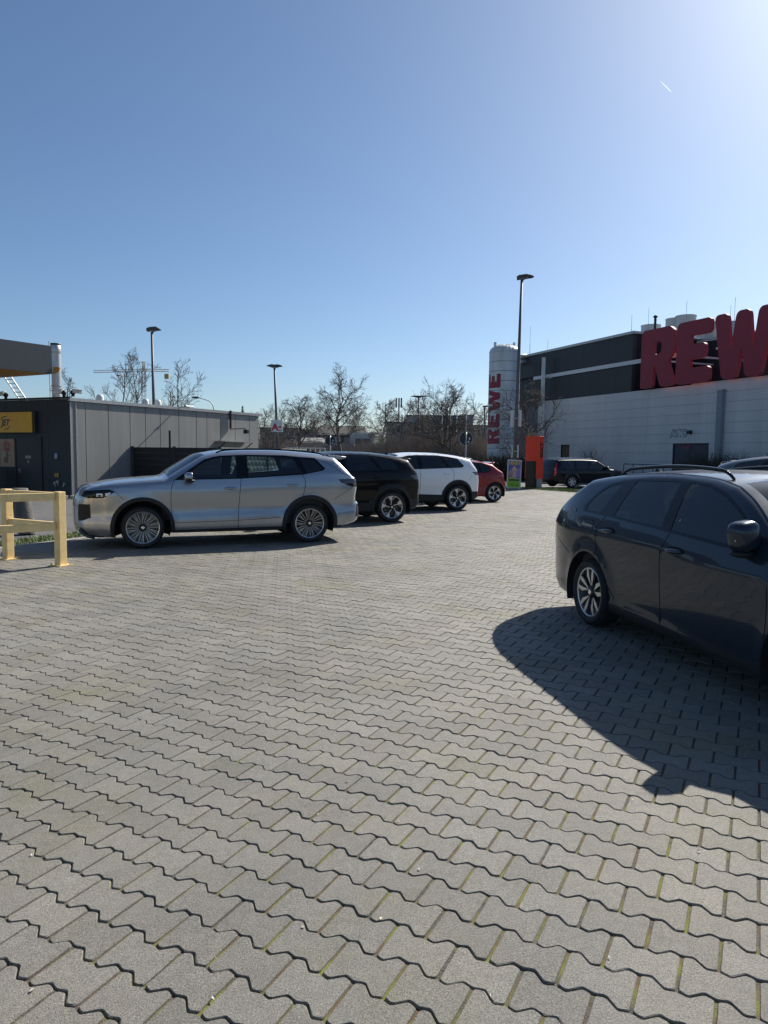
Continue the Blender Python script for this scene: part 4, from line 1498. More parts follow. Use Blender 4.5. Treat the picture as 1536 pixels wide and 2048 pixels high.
o = thing('wall_tap', 'small grey tap on the shop front beside its corner', 'tap', (GC.x, GC.y, 0))
vx, vz = F1(132, 969)
m = MB(); m.tube([mf @ Vector((vx, 0, vz)), mf @ Vector((vx, .1, vz)), mf @ Vector((vx, .11, vz - .08))], .015, 8); m.build('pipe', galv, o)
m = MB(); m.bar(mf @ Vector((vx - .06, .07, vz + .04)), mf @ Vector((vx + .06, .07, vz + .04)), .02, .02); m.build('handle', galv, o)
# yellow station sign
ysign = M('sign_yellow', (0.95, 0.50, 0.015), 0.4, var=.05)
navy = M('sign_navy', (0.022, 0.02, 0.06), 0.4, var=0)
o, cxp, czp, off, wd_, ht_ = plate('station_sign', 69, 1, 824, 865, ysign, 'yellow rectangular JET sign above the shop door', 'sign', .10)
bx_ = MB(); bx_.box(cxp - wd_ / 2 - .14, cxp + wd_ / 2 + .1, 0, .1, czp - ht_ / 2 - .03, czp + ht_ / 2 + .03, mf); bx_.build('box', dark_metal, o)
lx, lz = F1(17, 846)
letter_on('JET', .29, navy, o, lx, lz, off, .009, .25)
for sgn in (1, -1):                           # the two crescent strokes round the letters
    outer = [(.255 * math.cos(t), .235 * math.sin(t)) for t in [math.radians(60 + 110 * i / 14) for i in range(15)]]
    inner = [(.255 * math.cos(t) * (1 - .16 * math.sin(math.pi * i / 14)) , .235 * math.sin(t) * (1 - .16 * math.sin(math.pi * i / 14))) for i, t in enumerate([math.radians(60 + 110 * i / 14) for i in range(15)])]
    pl = outer + inner[::-1]
    m = MB()
    for i in range(14):
        q = [outer[i], outer[i + 1], inner[i + 1], inner[i]]
        m.add([mf @ Vector((lx - sgn * x, off + .003, lz + sgn * z)) for x, z in q], [(0, 1, 2, 3)])
    m.build('crescent', navy, o)
# price poster
o, cxp, czp, off, wd_, ht_ = plate('price_poster', 30, 3, 878, 933, M('poster_tan', (.42, .27, .17), .45), 'tan poster with a red disc reading 2,79 € left of the shop door', 'poster', .012, off=.03)
m = MB(); m.box(cxp - wd_ / 2 - .02, cxp + wd_ / 2 + .02, 0, .03, czp - ht_ / 2 - .02, czp + ht_ / 2 + .02, mf); m.build('frame', dark_metal, o)
m = MB(); m.lathe([(0, 0), (.17, 0)], 28, 'y'); m.v = [tuple(mf @ Vector((x + cxp, off + .002, z * 1.1 + czp + .22))) for x, y, z in m.v]; m.build('disc', M('poster_red', (.34, .06, .05), .5), o)
letter_on('2,79 €', .135, M('poster_pale', (.55, .42, .36), .5), o, cxp, czp + .21, off + .003, .002, .1)
letter_on('Snack', .07, MATS['poster_pale'], o, cxp, czp + .33, off + .003, 0, .1)
for dx, dz, w_, h_, c in ((.0, -.17, .10, .38, (.07, .12, .06)), (.12, -.25, .09, .2, (.25, .05, .05)), (-.13, -.10, .12, .04, (.25, .15, .09)), (.13, -.05, .10, .12, (.4, .38, .34))):
    m = MB(); m.box(cxp + dx - w_ / 2, cxp + dx + w_ / 2, off + .001, off + .004, czp + dz - h_ / 2, czp + dz + h_ / 2, mf); m.build('print', M('print%.2f%.2f' % (dx, dz), c, .5), o)
# red and white marker post, blue bin
q = GC + E1 * F1(16, 960)[0] + N1 * .7
o = thing('marker_post', 'short red and white banded marker post in front of the shop', 'post', (q.x, q.y, 0))
rw = [M('band_red', (.45, .03, .03), .45), M('band_white', (.7, .7, .7), .45)]
for i in range(6):
    m = MB(); m.lathe([(0.001, i * .17), (.065, i * .17), (.065, i * .17 + .168), (0.001, i * .17 + .168)], 18); m.build('band', rw[i % 2], o, False)
m = MB(); m.lathe([(.06, 1.02), (.05, 1.06), (0.001, 1.075)], 18); m.build('cap', rw[0], o, True)
q = GC + E1 * F1(3, 960)[0] + N1 * .6
o = thing('waste_bin', 'dark blue waste bin at the left edge in front of the shop', 'bin', (q.x - .25, q.y, 0), .3)
bl = M('bin_blue', (.012, .014, .09), .45)
m = MB(); m.add([(x * k, y * k, z) for z, k in ((0, .8), (.92, 1)) for x, y in ((-.3, -.3), (.3, -.3), (.3, .3), (-.3, .3))], [(0, 1, 5, 4), (1, 2, 6, 5), (2, 3, 7, 6), (3, 0, 4, 7), (4, 5, 6, 7), (3, 2, 1, 0)])
bev(m.build('body', bl, o), .03, 3)
m = MB(); m.box(-.33, .33, -.34, .32, .921, .975); bev(m.build('lid', bl, o), .02, 3)
# cameras on the roof edge
def roof_camera(px, py, yaw, label):
    a, z = onwall(px, py, GC, E1)
    q = GC + E1 * a
    o = thing('security_camera', label, 'camera', (q.x, q.y, GH + .05), yaw, 'security cameras on the shop roof edge')
    m = MB(); m.tube([(0, 0, 0), (0, 0, .10)], .05, 10); m.ellipsoid((0, 0, .13), (.085, .085, .085)); m.build('mount', dark_metal, o, True)
    m = MB(); m.box(.03, .36, -.06, .06, .12, .24, Matrix.Rotation(.12, 4, 'Y')); bev(m.build('housing', white_m, o), .012, 2)
    m = MB(); m.box(.0, .42, -.07, .07, .242, .255, Matrix.Rotation(.12, 4, 'Y')); m.build('sunshield', white_m, o)
    m = MB(); m.tube([(.36, 0, .13), (.375, 0, .13)], .045, 12); m.build('lens', gloss_black, o)
roof_camera(128, 795, math.pi, 'white security camera on the shop roof corner pointing left past the chimney')
roof_camera(146, 793, -.5, 'white security camera on the shop roof corner pointing right over the grey panels')
roof_camera(12, 805, math.pi, 'white security camera on the dark front at the left edge')
# chimney, roof vents
q = atY(114, 800, 25.5)
o = thing('chimney', 'tall pale metal flue on the shop roof beside the canopy', 'chimney', (q.x, q.y, GH - .02))
ztop = atY(112, 686, 25.5).z - GH
flue = M('flue_metal', (.55, .55, .53), .42, .55, var=.15, scale=4, streak=True)
m = MB(); m.lathe([(.16, 0), (.16, ztop - .35)], 28); m.build('pipe', flue, o, True)
m = MB(); m.lathe([(.162, ztop - .35), (.168, ztop - .34), (.168, ztop - .04), (.15, ztop - .03), (.14, ztop - .25)], 28); m.build('cowl', flue, o, True)
m = MB(); m.lathe([(.169, ztop - .06), (.176, ztop - .055), (.176, ztop + .0), (.155, ztop)], 28); m.build('collar', dark_metal, o, True)
m = MB(); m.lathe([(.163, .55), (.178, .555), (.178, .60), (.163, .605)], 28); m.build('clamp', galv, o)
m = MB(); m.tube([(-.24, 0, .2), (-.24, 0, ztop + .08)], .012, 6); m.bar((-.24, 0, ztop - .4), (-.15, 0, ztop - .4), .02, .02); m.bar((-.24, 0, .5), (-.15, 0, .5), .02, .02); m.build('lightning_rod', galv, o)
for px, py in ((200, 800), (291, 806), (316, 809)):
    a, z = onwall(px, py, GC - N2 * .9, E2)
    q = GC - N2 * .9 + E2 * a
    m = MB(); m.lathe([(.13, -.02), (.13, .20), (.10, .28), (.0, .31)], 16)
    o = m.build('roof_vent', white_m, None, True)
    o.location = (q.x, q.y, GH)
    tag(o, {200: 'small pale roof vent nearest to the shop roof corner', 291: 'small pale roof vent on the shop roof below the crane', 316: 'small pale roof vent on the shop roof right of the crane mast'}[px], 'vent', 'vents on the shop roof')
# ladder on the roof
pa, pb = atY(17, 756, 25.0), atY(47, 801, 25.4)
o = thing('ladder', 'pale metal ladder leaning from the shop roof up to the canopy', 'ladder', (pb.x, pb.y, 0))
d_ = (pa - pb)
top_, bot_ = pb + d_ * 1.6 - Vector((pb.x, pb.y, 0)), pb - d_ * .1 - Vector((pb.x, pb.y, 0))
sv = Vector((.24, 0, 0))
for s_ in (-1, 1):
    m = MB(); m.bar(bot_ + sv * s_ * .5, top_ + sv * s_ * .5, .03, .05, (0, 1, 0)); m.build('rail', galv, o)
for i in range(9):
    p = bot_.lerp(top_, (i + .5) / 9)
    m = MB(); m.tube([p - sv * .5, p + sv * .5], .015, 6); m.build('rung', galv, o)
# canopy of the pumps
CC = atY(105, 748, 22.6)
CD = Vector((-.55, -.835)).normalized()       # right fascia runs towards the camera and left
CE = Vector((-.87, .49)).normalized()
o = thing('fuel_canopy', 'grey flat canopy of the filling station with ochre underside, cut by the left edge', 'canopy', (CC.x, CC.y, CC.z))
cz_t = atY(103, 692, 22.6).z - CC.z
fas = M('fascia_grey', (.075, .08, .088), .5, var=.08)
soff = M('soffit_ochre', (.50, .24, .03), .55, var=.1)
nf = Vector((CD.y, -CD.x))
if nf.x < 0: nf = -nf
def CP(a, b, z): 
    v = CD * a + CE * b
    return (v.x, v.y, z)
lens_ = [0, 2.05, 5.0, 8.0]
for a, b in zip(lens_[:-1], lens_[1:]):
    m = MB(); m.add([CP(a + .008, .0, 0), CP(b - .008, .0, 0), CP(b - .008, .06, 0), CP(a + .008, .06, 0), CP(a + .008, .0, cz_t), CP(b - .008, .0, cz_t), CP(b - .008, .06, cz_t), CP(a + .008, .06, cz_t)],
                    [(0, 1, 5, 4), (1, 2, 6, 5), (2, 3, 7, 6), (3, 0, 4, 7), (4, 5, 6, 7), (0, 3, 2, 1)])
    m.build('fascia_panel', fas, o)
m = MB(); m.add([CP(a, b, z) for z in (.012, cz_t - .03) for a, b in ((.03, .06), (8, .06), (8, 9), (.03, 9))], [(0, 1, 2, 3), (4, 5, 6, 7), (0, 3, 7, 4), (1, 2, 6, 5), (2, 3, 7, 6), (0, 1, 5, 4)])
m.build('roof_slab', fas, o)
for i in range(8):
    m = MB(); b0, b1 = .07 + i * 1.1, .07 + (i + 1) * 1.1 - .012
    m.add([CP(a, b, z) for z in (-.01, .01) for a, b in ((.03, b0), (8, b0), (8, b1), (.03, b1))], [(0, 1, 2, 3), (4, 5, 6, 7), (0, 1, 5, 4), (2, 3, 7, 6), (0, 3, 7, 4)])
    m.build('soffit_panel', soff, o)
m = MB(); prof = [(0, .0), (.10, .03), (.20, .11), (.23, .20), (.20, .22), (.03, .22)]   # curved end piece
m.prism([(x, z) for x, z in prof], .06)
pw = m.build('end_wing', soff, o)
pw.matrix_local = Matrix(((1, 0, 0, 0), (0, 1, 0, 0), (0, 0, 1, 0), (0, 0, 0, 1)))
# column that carries the canopy, out of the frame to the left
m = MB(); p = CP(4, 4.0, 0); m.box(p[0] - .15, p[0] + .15, p[1] - .15, p[1] + .15, -CC.z, .0); m.build('column', fas, o)

# wall brackets on the pale side
def bracket(px, py, kind, label):
    a, z = onwall(px, py, GC, E2)
    q = GC + E2 * a
    o = thing('wall_bracket', label, 'bracket', (q.x, q.y, 0), math.atan2(N2.y, N2.x))
    if kind == 0:
        m = MB(); m.tube([(0, 0, GH + .01), (.55, 0, GH + .02)], .02, 6); m.build('arm', galv, o)
        m = MB(); m.tube([(.55, -.2, GH + .03), (.55, .2, GH + .03)], .03, 8); m.build('crossbar', galv, o)
        m = MB(); m.tube([(.2, .1, GH + .02), (.2, .1, GH + .12), (.24, .1, GH + .14)], .012, 6); m.build('cable', dark_metal, o)
    else:
        z0 = onwall(px, 858, GC, E2)[1]
        m = MB(); m.tube([(.06, 0, GH + .05), (.06, 0, z0)], .045, 8); m.build('pipe', dark_metal, o)
        m = MB(); m.tube([(.06, 0, z0), (.9, .0, z0 + .02)], .035, 8); m.build('arm', galv, o)
        m = MB(); m.box(.80, 1.0, -.07, .07, z0 - .20, z0 - .03); bev(m.build('lamp_head', dark_metal, o), .01, 2)
bracket(358, 814, 0, 'short metal arm on the roof edge over the pale panels, left of the pipe')
bracket(459, 825, 1, 'dark downpipe with an angled lamp arm on the pale side wall')
# small lean-to roof over a hatch
a, z = onwall(430, 882, GC, E2); b, _ = onwall(490, 884, GC, E2)
o = thing('hatch_canopy', 'thin flat metal canopy low on the pale side wall, above the fence', 'canopy', (GC.x, GC.y, 0))
mt0 = Matrix.Translation((-GC.x, -GC.y, 0)) @ wallmat(GC, E2, N2)
m = MB(); m.box(a, b, .0, .55, z - .03, z + .01, mt0); m.build('sheet', galv, o)
for q in (a + .1, b - .1):
    m = MB(); m.bar(mt0 @ Vector((q, .02, z - .35)), mt0 @ Vector((q, .5, z - .04)), .03, .03); m.build('strut', dark_metal, o)

# ------------------------------------------------------------------ fenced bin yard beside the shop
fence_black = M('fence_black', (0.012, 0.013, 0.015), 0.55, var=0.2, scale=4)
fa = onwall(263.5, 900, GC, E2)[0]
FA = GC + E2 * fa + N2 * .05
FD = Vector((.86, -.51)).normalized()
FL = 4.25
FHt = 1.70
o = thing('board_fence', 'black board fence standing out from the pale shop wall', 'fence', (FA.x, FA.y, 0))
bh = .2
for pnl in range(2):
    s_a, s_b = pnl * FL / 2 + .05, (pnl + 1) * FL / 2 - .05
    for i in range(8):
        m = MB(); a, b = FD * s_a, FD * s_b
        m.bar((a.x, a.y, .10 + (i + .5) * bh), (b.x, b.y, .10 + (i + .5) * bh), .03, bh - .0015)
        m.build('board', fence_black, o)
for s_ in (.0, FL / 2, FL):
    p = FD * s_
    m = MB(); m.box(p.x - .045, p.x + .045, p.y - .045, p.y + .045, -.03, FHt + .04); m.build('post', fence_black, o)
# fence with woven strips, running on behind the silver car
strip_a = M('strip_green', (0.24, 0.30, 0.28), 0.5, var=0.2, scale=5)
_p = strip_a.node_tree.nodes['Principled BSDF']
_p.inputs['Transmission Weight'].default_value = 0.35
_p.inputs['IOR'].default_value = 1.05
_p.inputs['Roughness'].default_value = 0.9
FE = FA + FD * FL
FD2 = Vector((.49, .872)).normalized()
o = thing('strip_fence', 'grey-green woven strip fence seen through the windows of the silver car', 'fence', (FE.x, FE.y, 0))
for pnl in range(2):
    for i in range(8):
        vs_, fs = [], []
        n_ = 60
        for k in range(n_ + 1):
            s_ = pnl * 2.5 + .06 + k * 2.38 / n_
            off_ = .022 * math.cos(2 * math.pi * s_ / .2 + (math.pi if i % 2 else 0))
            p = FD2 * s_ + Vector((FD2.y, -FD2.x)) * off_
            vs_ += [(p.x, p.y, .06 + i * .206), (p.x, p.y, .06 + (i + 1) * .206 - .012)]
        for k in range(n_):
            fs.append((2 * k, 2 * k + 2, 2 * k + 3, 2 * k + 1))
        m = MB(); m.add(vs_, fs)
        so = m.build('strip', strip_a, o, True)
        sm = so.modifiers.new('thick', 'SOLIDIFY'); sm.thickness = .003
for pnl in range(3):
    p = FD2 * (pnl * 2.5)
    m = MB(); m.box(p.x - .03, p.x + .03, p.y - .03, p.y + .03, -.03, FHt + .04); m.build('post', dark_metal, o)
for i in range(9):
    a, b = FD2 * .0, FD2 * 5
    m = MB(); m.tube([(a.x, a.y, .054 + i * .206), (b.x, b.y, .054 + i * .206)], .004, 5); m.build('wire', dark_metal, o)
a_, z_ = onwall(326, 862, GC, E2)
q = GC + E2 * a_ + N2 * .35
o = thing('steel_post', 'thin dark steel post rising behind the black board fence', 'post', (q.x, q.y, 0))
m = MB(); m.box(-.035, .035, -.035, .035, -.03, z_); m.build('shaft', fence_black, o)
m = MB(); m.box(-.045, .045, -.045, .045, z_, z_ + .015); m.build('cap', fence_black, o)

# kerb of the drive by the shop
kerb_run([tuple(GC + N2 * .35 - E2 * .3), tuple(GC + N2 * .35 + E2 * (fa - .3))], label='raised kerb along the pale side of the shop', top=.10, wd=.14)
kerb_run([tuple(GC + N1 * .45 + E1 * 6), tuple(GC + N1 * .45 + N2 * .3)], label='raised kerb along the dark shop front', top=.10, wd=.14)

# ------------------------------------------------------------------ yellow guard rail
yel = M('guard_yellow', (0.86, 0.64, 0.30), 0.5, var=0.10, scale=7, dark=(.72, .51, .22), bump=.1, bscale=30)
G1 = onground(122, 1131)
G2 = onground(17, 1118)
o = thing('guard_rail', 'pale yellow steel guard rail of posts and two rails at the left edge', 'guard rail', (G1.x, G1.y, 0))
dB = (G2 - G1).to_2d().normalized()
dC = Vector((-.74, -.67)).normalized()
pw_ = .115
posts = [Vector((0, 0)), dB * (G2 - G1).to_2d().length, dC * 1.55]
angp = math.atan2(dC.y, dC.x) + .35
for i, p in enumerate(posts):
    mt = Matrix.Translation((p.x, p.y, 0)) @ Matrix.Rotation(angp, 4, 'Z')
    m = MB(); m.box(-pw_ / 2, pw_ / 2, -pw_ / 2, pw_ / 2, .0, 1.02, mt); bev(m.build('post', yel, o), .008, 2)
    m = MB(); m.box(-.11, .11, -.11, .11, .001, .014, mt); m.build('base_plate', yel, o)
    for bx2, by2 in ((-.085, -.085), (.085, -.085), (.085, .085), (-.085, .085)):
        m = MB(); c = mt @ Vector((bx2, by2, 0)); m.tube([(c.x, c.y, .012), (c.x, c.y, .035)], .012, 6); m.build('bolt', galv, o)
for a, b in ((0, 1), (0, 2)):
    d = (posts[b] - posts[a]).normalized()
    p0, p1 = posts[a] + d * .06, posts[b] - d * .06
    for z, h in ((.955, .105), (.545, .105)):
        m = MB(); m.bar((p0.x, p0.y, z), (p1.x, p1.y, z), .06, h); bev(m.build('rail', yel, o), .006, 2)

# weathered log bollard behind it
q = onground(54, 1066)
o = thing('log_bollard', 'thick weathered grey log bollard leaning behind the yellow guard rail', 'bollard', (q.x, q.y, 0))
wood = M('weathered_wood', (.12, .115, .105), .85, var=.5, scale=6, bump=.8, bscale=25, streak=True)
m = MB()
rl2 = random.Random(2)
lv = 7
for i in range(lv):
    z = i / (lv - 1) * .85
    for k in range(18):
        a = 2 * math.pi * k / 18
        r = .165 * (1 + .05 * math.sin(3 * a + 1) + rl2.uniform(-.015, .015)) * (1.05 - .12 * z)
        m.v.append((r * math.cos(a) - .16 * z, r * math.sin(a), z))
for i in range(lv - 1):
    for k in range(18):
        m.f.append((i * 18 + k, i * 18 + (k + 1) % 18, (i + 1) * 18 + (k + 1) % 18, (i + 1) * 18 + k))
m.f.append(tuple((lv - 1) * 18 + k for k in range(18)))
m.mi = [0] * len(m.f)
m.build('log', wood, o, True)

# ------------------------------------------------------------------ supermarket (right)
W0 = Vector((19.4, 45.0))
WE = Vector((-.37, .93)).normalized()          # along the wall, to the left and away
WN = Vector((-WE.y, WE.x))
if WN.y > 0: WN = -WN
def WQ(px, py): return onwall(px, py, W0, WE)
mw_ = wallmat(W0, WE, WN)
mkt = thing('supermarket_building', 'large supermarket hall with white panelled wall below and dark cladding above', 'building', (W0.x, W0.y, 0))
loc0 = Matrix.Translation((-W0.x, -W0.y, 0))
mm = loc0 @ mw_
white_panel = M('white_panel', (0.58, 0.572, 0.555), 0.55, var=0.10, scale=.8, streak=True, bump=.05, bscale=30)
dark_clad = M('black_cladding', (0.020, 0.021, 0.025), 0.5, var=0.2, scale=2, streak=True)
ZB, ZT, ZS = 6.1, 10.25, 8.12
TL, TR = WQ(1075, 850)[0], -14.0
T0 = WQ(1266, 655)[0]
TD = WQ(1032, 705)[0]
m = MB(); m.box(TR, TL - .02, -24, -.12, -.03, ZB - .03, mm); m.build('hall_core', M('hall_grey', (.3, .3, .3), .7), mkt)
m = MB(); m.box(T0, TD + 1.2, -24, -.35, ZB - .02, ZT - .1, mm); m.build('upper_core', dark_clad, mkt)
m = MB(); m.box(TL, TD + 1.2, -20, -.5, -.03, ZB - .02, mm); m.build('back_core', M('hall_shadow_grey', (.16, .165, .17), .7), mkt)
m = MB(); m.box(TR, T0 - .01, -24, -6.0, ZB - .02, ZT - .35, mm); m.build('upper_core', dark_clad, mkt)
rows = 10
rh = ZB / rows
cuts = [TR, -9.5, -5.0, -.45, 4.1, 8.6, 13.1, TL]
dx0, dz1 = WQ(1418, 875); dx1, _ = WQ(1347, 875); dz1 = 4 * rh
wx0, wz0 = WQ(1138, 919); wx1, wz1 = WQ(1122, 882)
if wx0 > wx1: wx0, wx1 = wx1, wx0
wz0, wz1 = round(wz0 / rh) * rh, round(wz1 / rh) * rh
def wall_piece(a, b, z0, z1):
    if b - a < .03 or z1 - z0 < .03: return
    m = MB(); m.box(a + .004, b - .004, -.11, 0, z0 + .0045, z1 - .0045, mm)
    bev(m.build('wall_panel', white_panel, mkt), .003, 1)
holes = [(dx0, dx1, -.1, dz1), (wx0, wx1, wz0, wz1)]
for r in range(rows):
    z0, z1 = r * rh, (r + 1) * rh
    for a, b in zip(cuts[:-1], cuts[1:]):
        segs = [(a, b)]
        for h in holes:
            ov = min(z1, h[3]) - max(z0, h[2])
            if ov > .12:
                ns = []
                for p, q in segs:
                    if q <= h[0] or p >= h[1]: ns.append((p, q))
                    else: ns += [(p, h[0]), (h[1], q)]
                segs = ns
        for p, q in segs: wall_piece(p, q, z0, z1)
        for h in holes:                         # what is left of the row above and below an opening
            if min(z1, h[3]) - max(z0, h[2]) > .12 and a <= h[0] and h[1] <= b:
                if z1 - h[3] > .03: wall_piece(h[0], h[1], h[3], z1)
                if h[2] - z0 > .03: wall_piece(h[0], h[1], z0, h[2])
# dark upper cladding boards
cw = (TD + 1.2 - T0) / 9
for i in range(9):
    for z0, z1 in ((ZB, ZS - .16), (ZS + .16, ZT - .14)):
        m = MB(); m.box(T0 + i * cw + .004, T0 + (i + 1) * cw - .004, -.34, -.06, z0 + .004, z1 - .004, mm); m.build('cladding_panel', dark_clad, mkt)
for i in range(4):
    m = MB(); m.box(T0 - .0, T0 + .06, -.34 - (i + 1) * 1.4 + .01, -.34 - i * 1.4, ZB, ZT - .14, mm); m.build('cladding_panel', dark_clad, mkt)
for i in range(5):
    w_ = (T0 - TR) / 5
    m = MB(); m.box(TR + i * w_ + .004, TR + (i + 1) * w_ - .004, -5.99, -5.8, ZB, ZT - .45, mm); m.build('cladding_panel', dark_clad, mkt)
stripe = M('stripe_white', (.62, .63, .63), .4, var=.05)
xs0 = WQ(1068, 752)[0]
m = MB(); m.box(T0 - 5.5, xs0, -.05, .06, ZS - .14, ZS + .14, mm); m.build('stripe', stripe, mkt)
copm = M('coping', (.5, .5, .47), .4, .3)
m = MB(); m.box(T0 - .1, TD + 1.2, -.45, .03, ZT - .13, ZT + .05, mm); m.build('coping', copm, mkt)
m = MB(); m.box(T0 - .12, T0 + .02, -6, -.02, ZT - .12, ZT + .04, mm); m.build('coping', copm, mkt)
m = MB(); m.box(TR, T0 - .12, -6.1, -5.7, ZT - .44, ZT - .28, mm); m.build('coping', copm, mkt)
m = MB(); m.box(TR, T0 - 5.6, -.12, .02, ZB, ZB + .06, mm); m.build('coping', copm, mkt)
roofg = M('roof_gravel', (.3, .3, .28), .9)
m = MB(); m.box(TR, T0 - .15, -5.7, -.13, ZB - .01, ZB + .02, mm); m.build('roof', roofg, mkt)
m = MB(); m.box(T0, TD + 1.2, -24, -.46, ZT - .1, ZT - .05, mm); m.build('roof', roofg, mkt)
# ventilation grille near the left end
gx, gz = WQ(1074, 740)
m = MB(); m.box(gx - .55, gx + .55, -.055, -.02, gz - .6, gz + .6, mm); gr_ = m.build('grille', dark_metal, mkt)
for i in range(8):
    m = MB(); m.box(gx - .5, gx + .5, -.019, .0, gz - .52 + i * .14, gz - .46 + i * .14, mm); m.build('louvre', dark_clad, gr_)
# pipes that leave the wall towards the silo
for i, (px, py) in enumerate(((1046, 714), (1046, 724))):
    a, z = WQ(px, py)
    m = MB(); m.tube([mm @ Vector((a - .3, -.2, z)), mm @ Vector((a + .2, .5, z)), mm @ Vector((a + 1.6, .9, z))], .22, 12); m.build('duct', galv, mkt, True)
# double door
doorblue = M('door_slate', (.045, .055, .075), .5, var=.12)
mid = (dx0 + dx1) / 2
for a, b in ((dx0 + .05, mid - .005), (mid + .005, dx1 - .05)):
    m = MB(); m.box(a, b, -.10, -.05, 0, dz1 - .06, mm); lf = m.build('door', doorblue, mkt)
    m = MB(); h_ = mid + (.12 if a > mid else -.12); m.bar(mm @ Vector((h_, -.03, 1.0)), mm @ Vector((h_, -.03, 1.18)), .03, .03); m.build('handle', galv, lf)
m = MB()
for q in ((dx0, dx0 + .05, 0, dz1), (dx1 - .05, dx1, 0, dz1), (dx0, dx1, dz1 - .06, dz1)):
    m.box(q[0], q[1], -.11, .02, q[2], q[3], mm)
m.build('door_frame', dark_clad, mkt)
# dark window
m = MB(); m.box(wx0, wx1, -.10, -.07, wz0, wz1, mm); wn = m.build('window', M('dark_pane', (.01, .012, .014), .1, var=0), mkt)
m = MB()
for q in ((wx0, wx0 + .05, wz0, wz1), (wx1 - .05, wx1, wz0, wz1), (wx0, wx1, wz1 - .05, wz1)):
    m.box(q[0], q[1], -.10, -.02, q[2], q[3], mm)
m.build('frame', dark_metal, wn)
m = MB(); m.box(wx0 - .05, wx1 + .25, -.02, .05, wz0 - .06, wz0, mm); m.build('sill', dark_metal, wn)
# drain boxes
dxp, dzt = WQ(1447, 781)
o = thing('drain_box', 'grey square rainwater duct on the white supermarket wall right of the door', 'downpipe', (W0.x, W0.y, 0))
m = MB(); m.box(dxp - .19, dxp + .19, .003, .30, 0, dzt, mm); bev(m.build('duct', M('duct_grey', (.24, .26, .29), .5, var=.1), o), .01, 2)
m = MB(); m.box(dxp - .24, dxp + .24, .003, .34, dzt, dzt + .06, mm); m.build('cap', galv, o)
pxp, pzt = onwall(1087.5, 716, W0 + WN * .55, WE)
q = W0 + WN * .55 + WE * pxp
o = thing('steel_mast', 'pale steel mast standing before the left end of the supermarket wall', 'mast', (q.x, q.y, 0))
m = MB(); m.box(-.13, .13, -.13, .13, -.03, pzt); m.build('shaft', flue, o)
m = MB(); m.box(-.15, .15, -.15, .15, pzt, pzt + .05); m.build('cap', galv, o)
m = MB(); m.box(.14, .9, -.06, .06, ZS - .2, ZS - .1); m.build('bracket', galv, o)
# no-parking ring, wall lamp, graffiti
cx_, cz_ = WQ(1371, 889)
o = thing('no_parking_sign', 'round red-rimmed dark blue sign on the slate double door', 'sign', (W0.x, W0.y, 0))
m = MB(); m.lathe([(0, 0), (.26, 0)], 28, 'y'); m.v = [tuple(mm @ Vector((x + cx_, -.044, z + cz_))) for x, y, z in m.v]; m.build('disc', M('sign_blue', (.035, .045, .11), .5), o)
m = MB(); m.lathe([(.215, .012), (.26, .012), (.26, 0)], 28, 'y'); m.v = [tuple(mm @ Vector((x + cx_, -.043 + y, z + cz_))) for x, y, z in m.v]; m.build('rim', M('rim_red', (.55, .06, .07), .45), o)
for s_ in (-1, 1):
    m = MB(); m.bar(mm @ Vector((cx_ - .14, -.036, cz_ - s_ * .14)), mm @ Vector((cx_ + .14, -.036, cz_ + s_ * .14)), .008, .045, tuple(WN.to_3d())); m.build('bar', MATS['rim_red'], o)
cx_, cz_ = WQ(1381, 864)
o = thing('wall_lamp', 'small dark lamp on the white wall above the double door', 'lamp', (W0.x, W0.y, 0))
m = MB(); m.box(cx_ - .16, cx_ + .16, .0, .18, cz_ - .12, cz_ + .10, mm); bev(m.build('housing', dark_metal, o), .03, 2)
m = MB(); m.box(cx_ - .12, cx_ + .12, .02, .15, cz_ - .14, cz_ - .121, mm); m.build('lens', galv, o)
cx_, cz_ = WQ(1358, 868)
o = thing('graffiti', 'white and dark blue graffiti lettering on the wall above the door', 'graffiti', (W0.x, W0.y, 0))
gfw, gfb = M('graffiti_white', (.55, .57, .60), .6), M('graffiti_blue', (.02, .024, .06), .6)
for dx, ch, sz in ((.50, 'A', .62), (.17, 'U', .58), (-.15, 'R', .60), (-.47, 'O', .60)):
    letter_on(ch, sz, gfb, o, cx_ + dx, cz_ + .02, .001, .055, 0, True, .001, 'outline', mm, .12 * dx)
    letter_on(ch, sz, gfw, o, cx_ + dx, cz_ + .02, .004, .012, 0, True, .001, 'fill', mm, .12 * dx)

# big red letters
LET = {
    'R': ([(0, 0), (.30, 0), (.30, .36), (.33, .36), (.47, 0), (.80, 0), (.62, .43), (.78, .60), (.78, .88), (.66, 1), (0, 1)],
          [.06, .06, .02, .02, .06, .10, .10, .12, .16, .16, .10], [(.30, .56), (.42, .56), (.47, .61), (.47, .73), (.42, .78), (.30, .78)]),
    'E': ([(0, 0), (.74, 0), (.74, .25), (.32, .25), (.32, .385), (.64, .385), (.64, .625), (.32, .625), (.32, .76), (.74, .76), (.74, 1), (0, 1)],
          [.10, .09, .09, .015, .015, .09, .09, .015, .015, .09, .09, .10], None),
    'W': ([(0, 1), (.30, 1), (.39, .42), (.48, 1), (.76, 1), (.85, .42), (.94, 1), (1.24, 1), (1.03, 0), (.71, 0), (.62, .46), (.53, 0), (.21, 0)],
          [.11, .10, .01, .10, .10, .01, .10, .11, .10, .10, .01, .10, .10], None)}
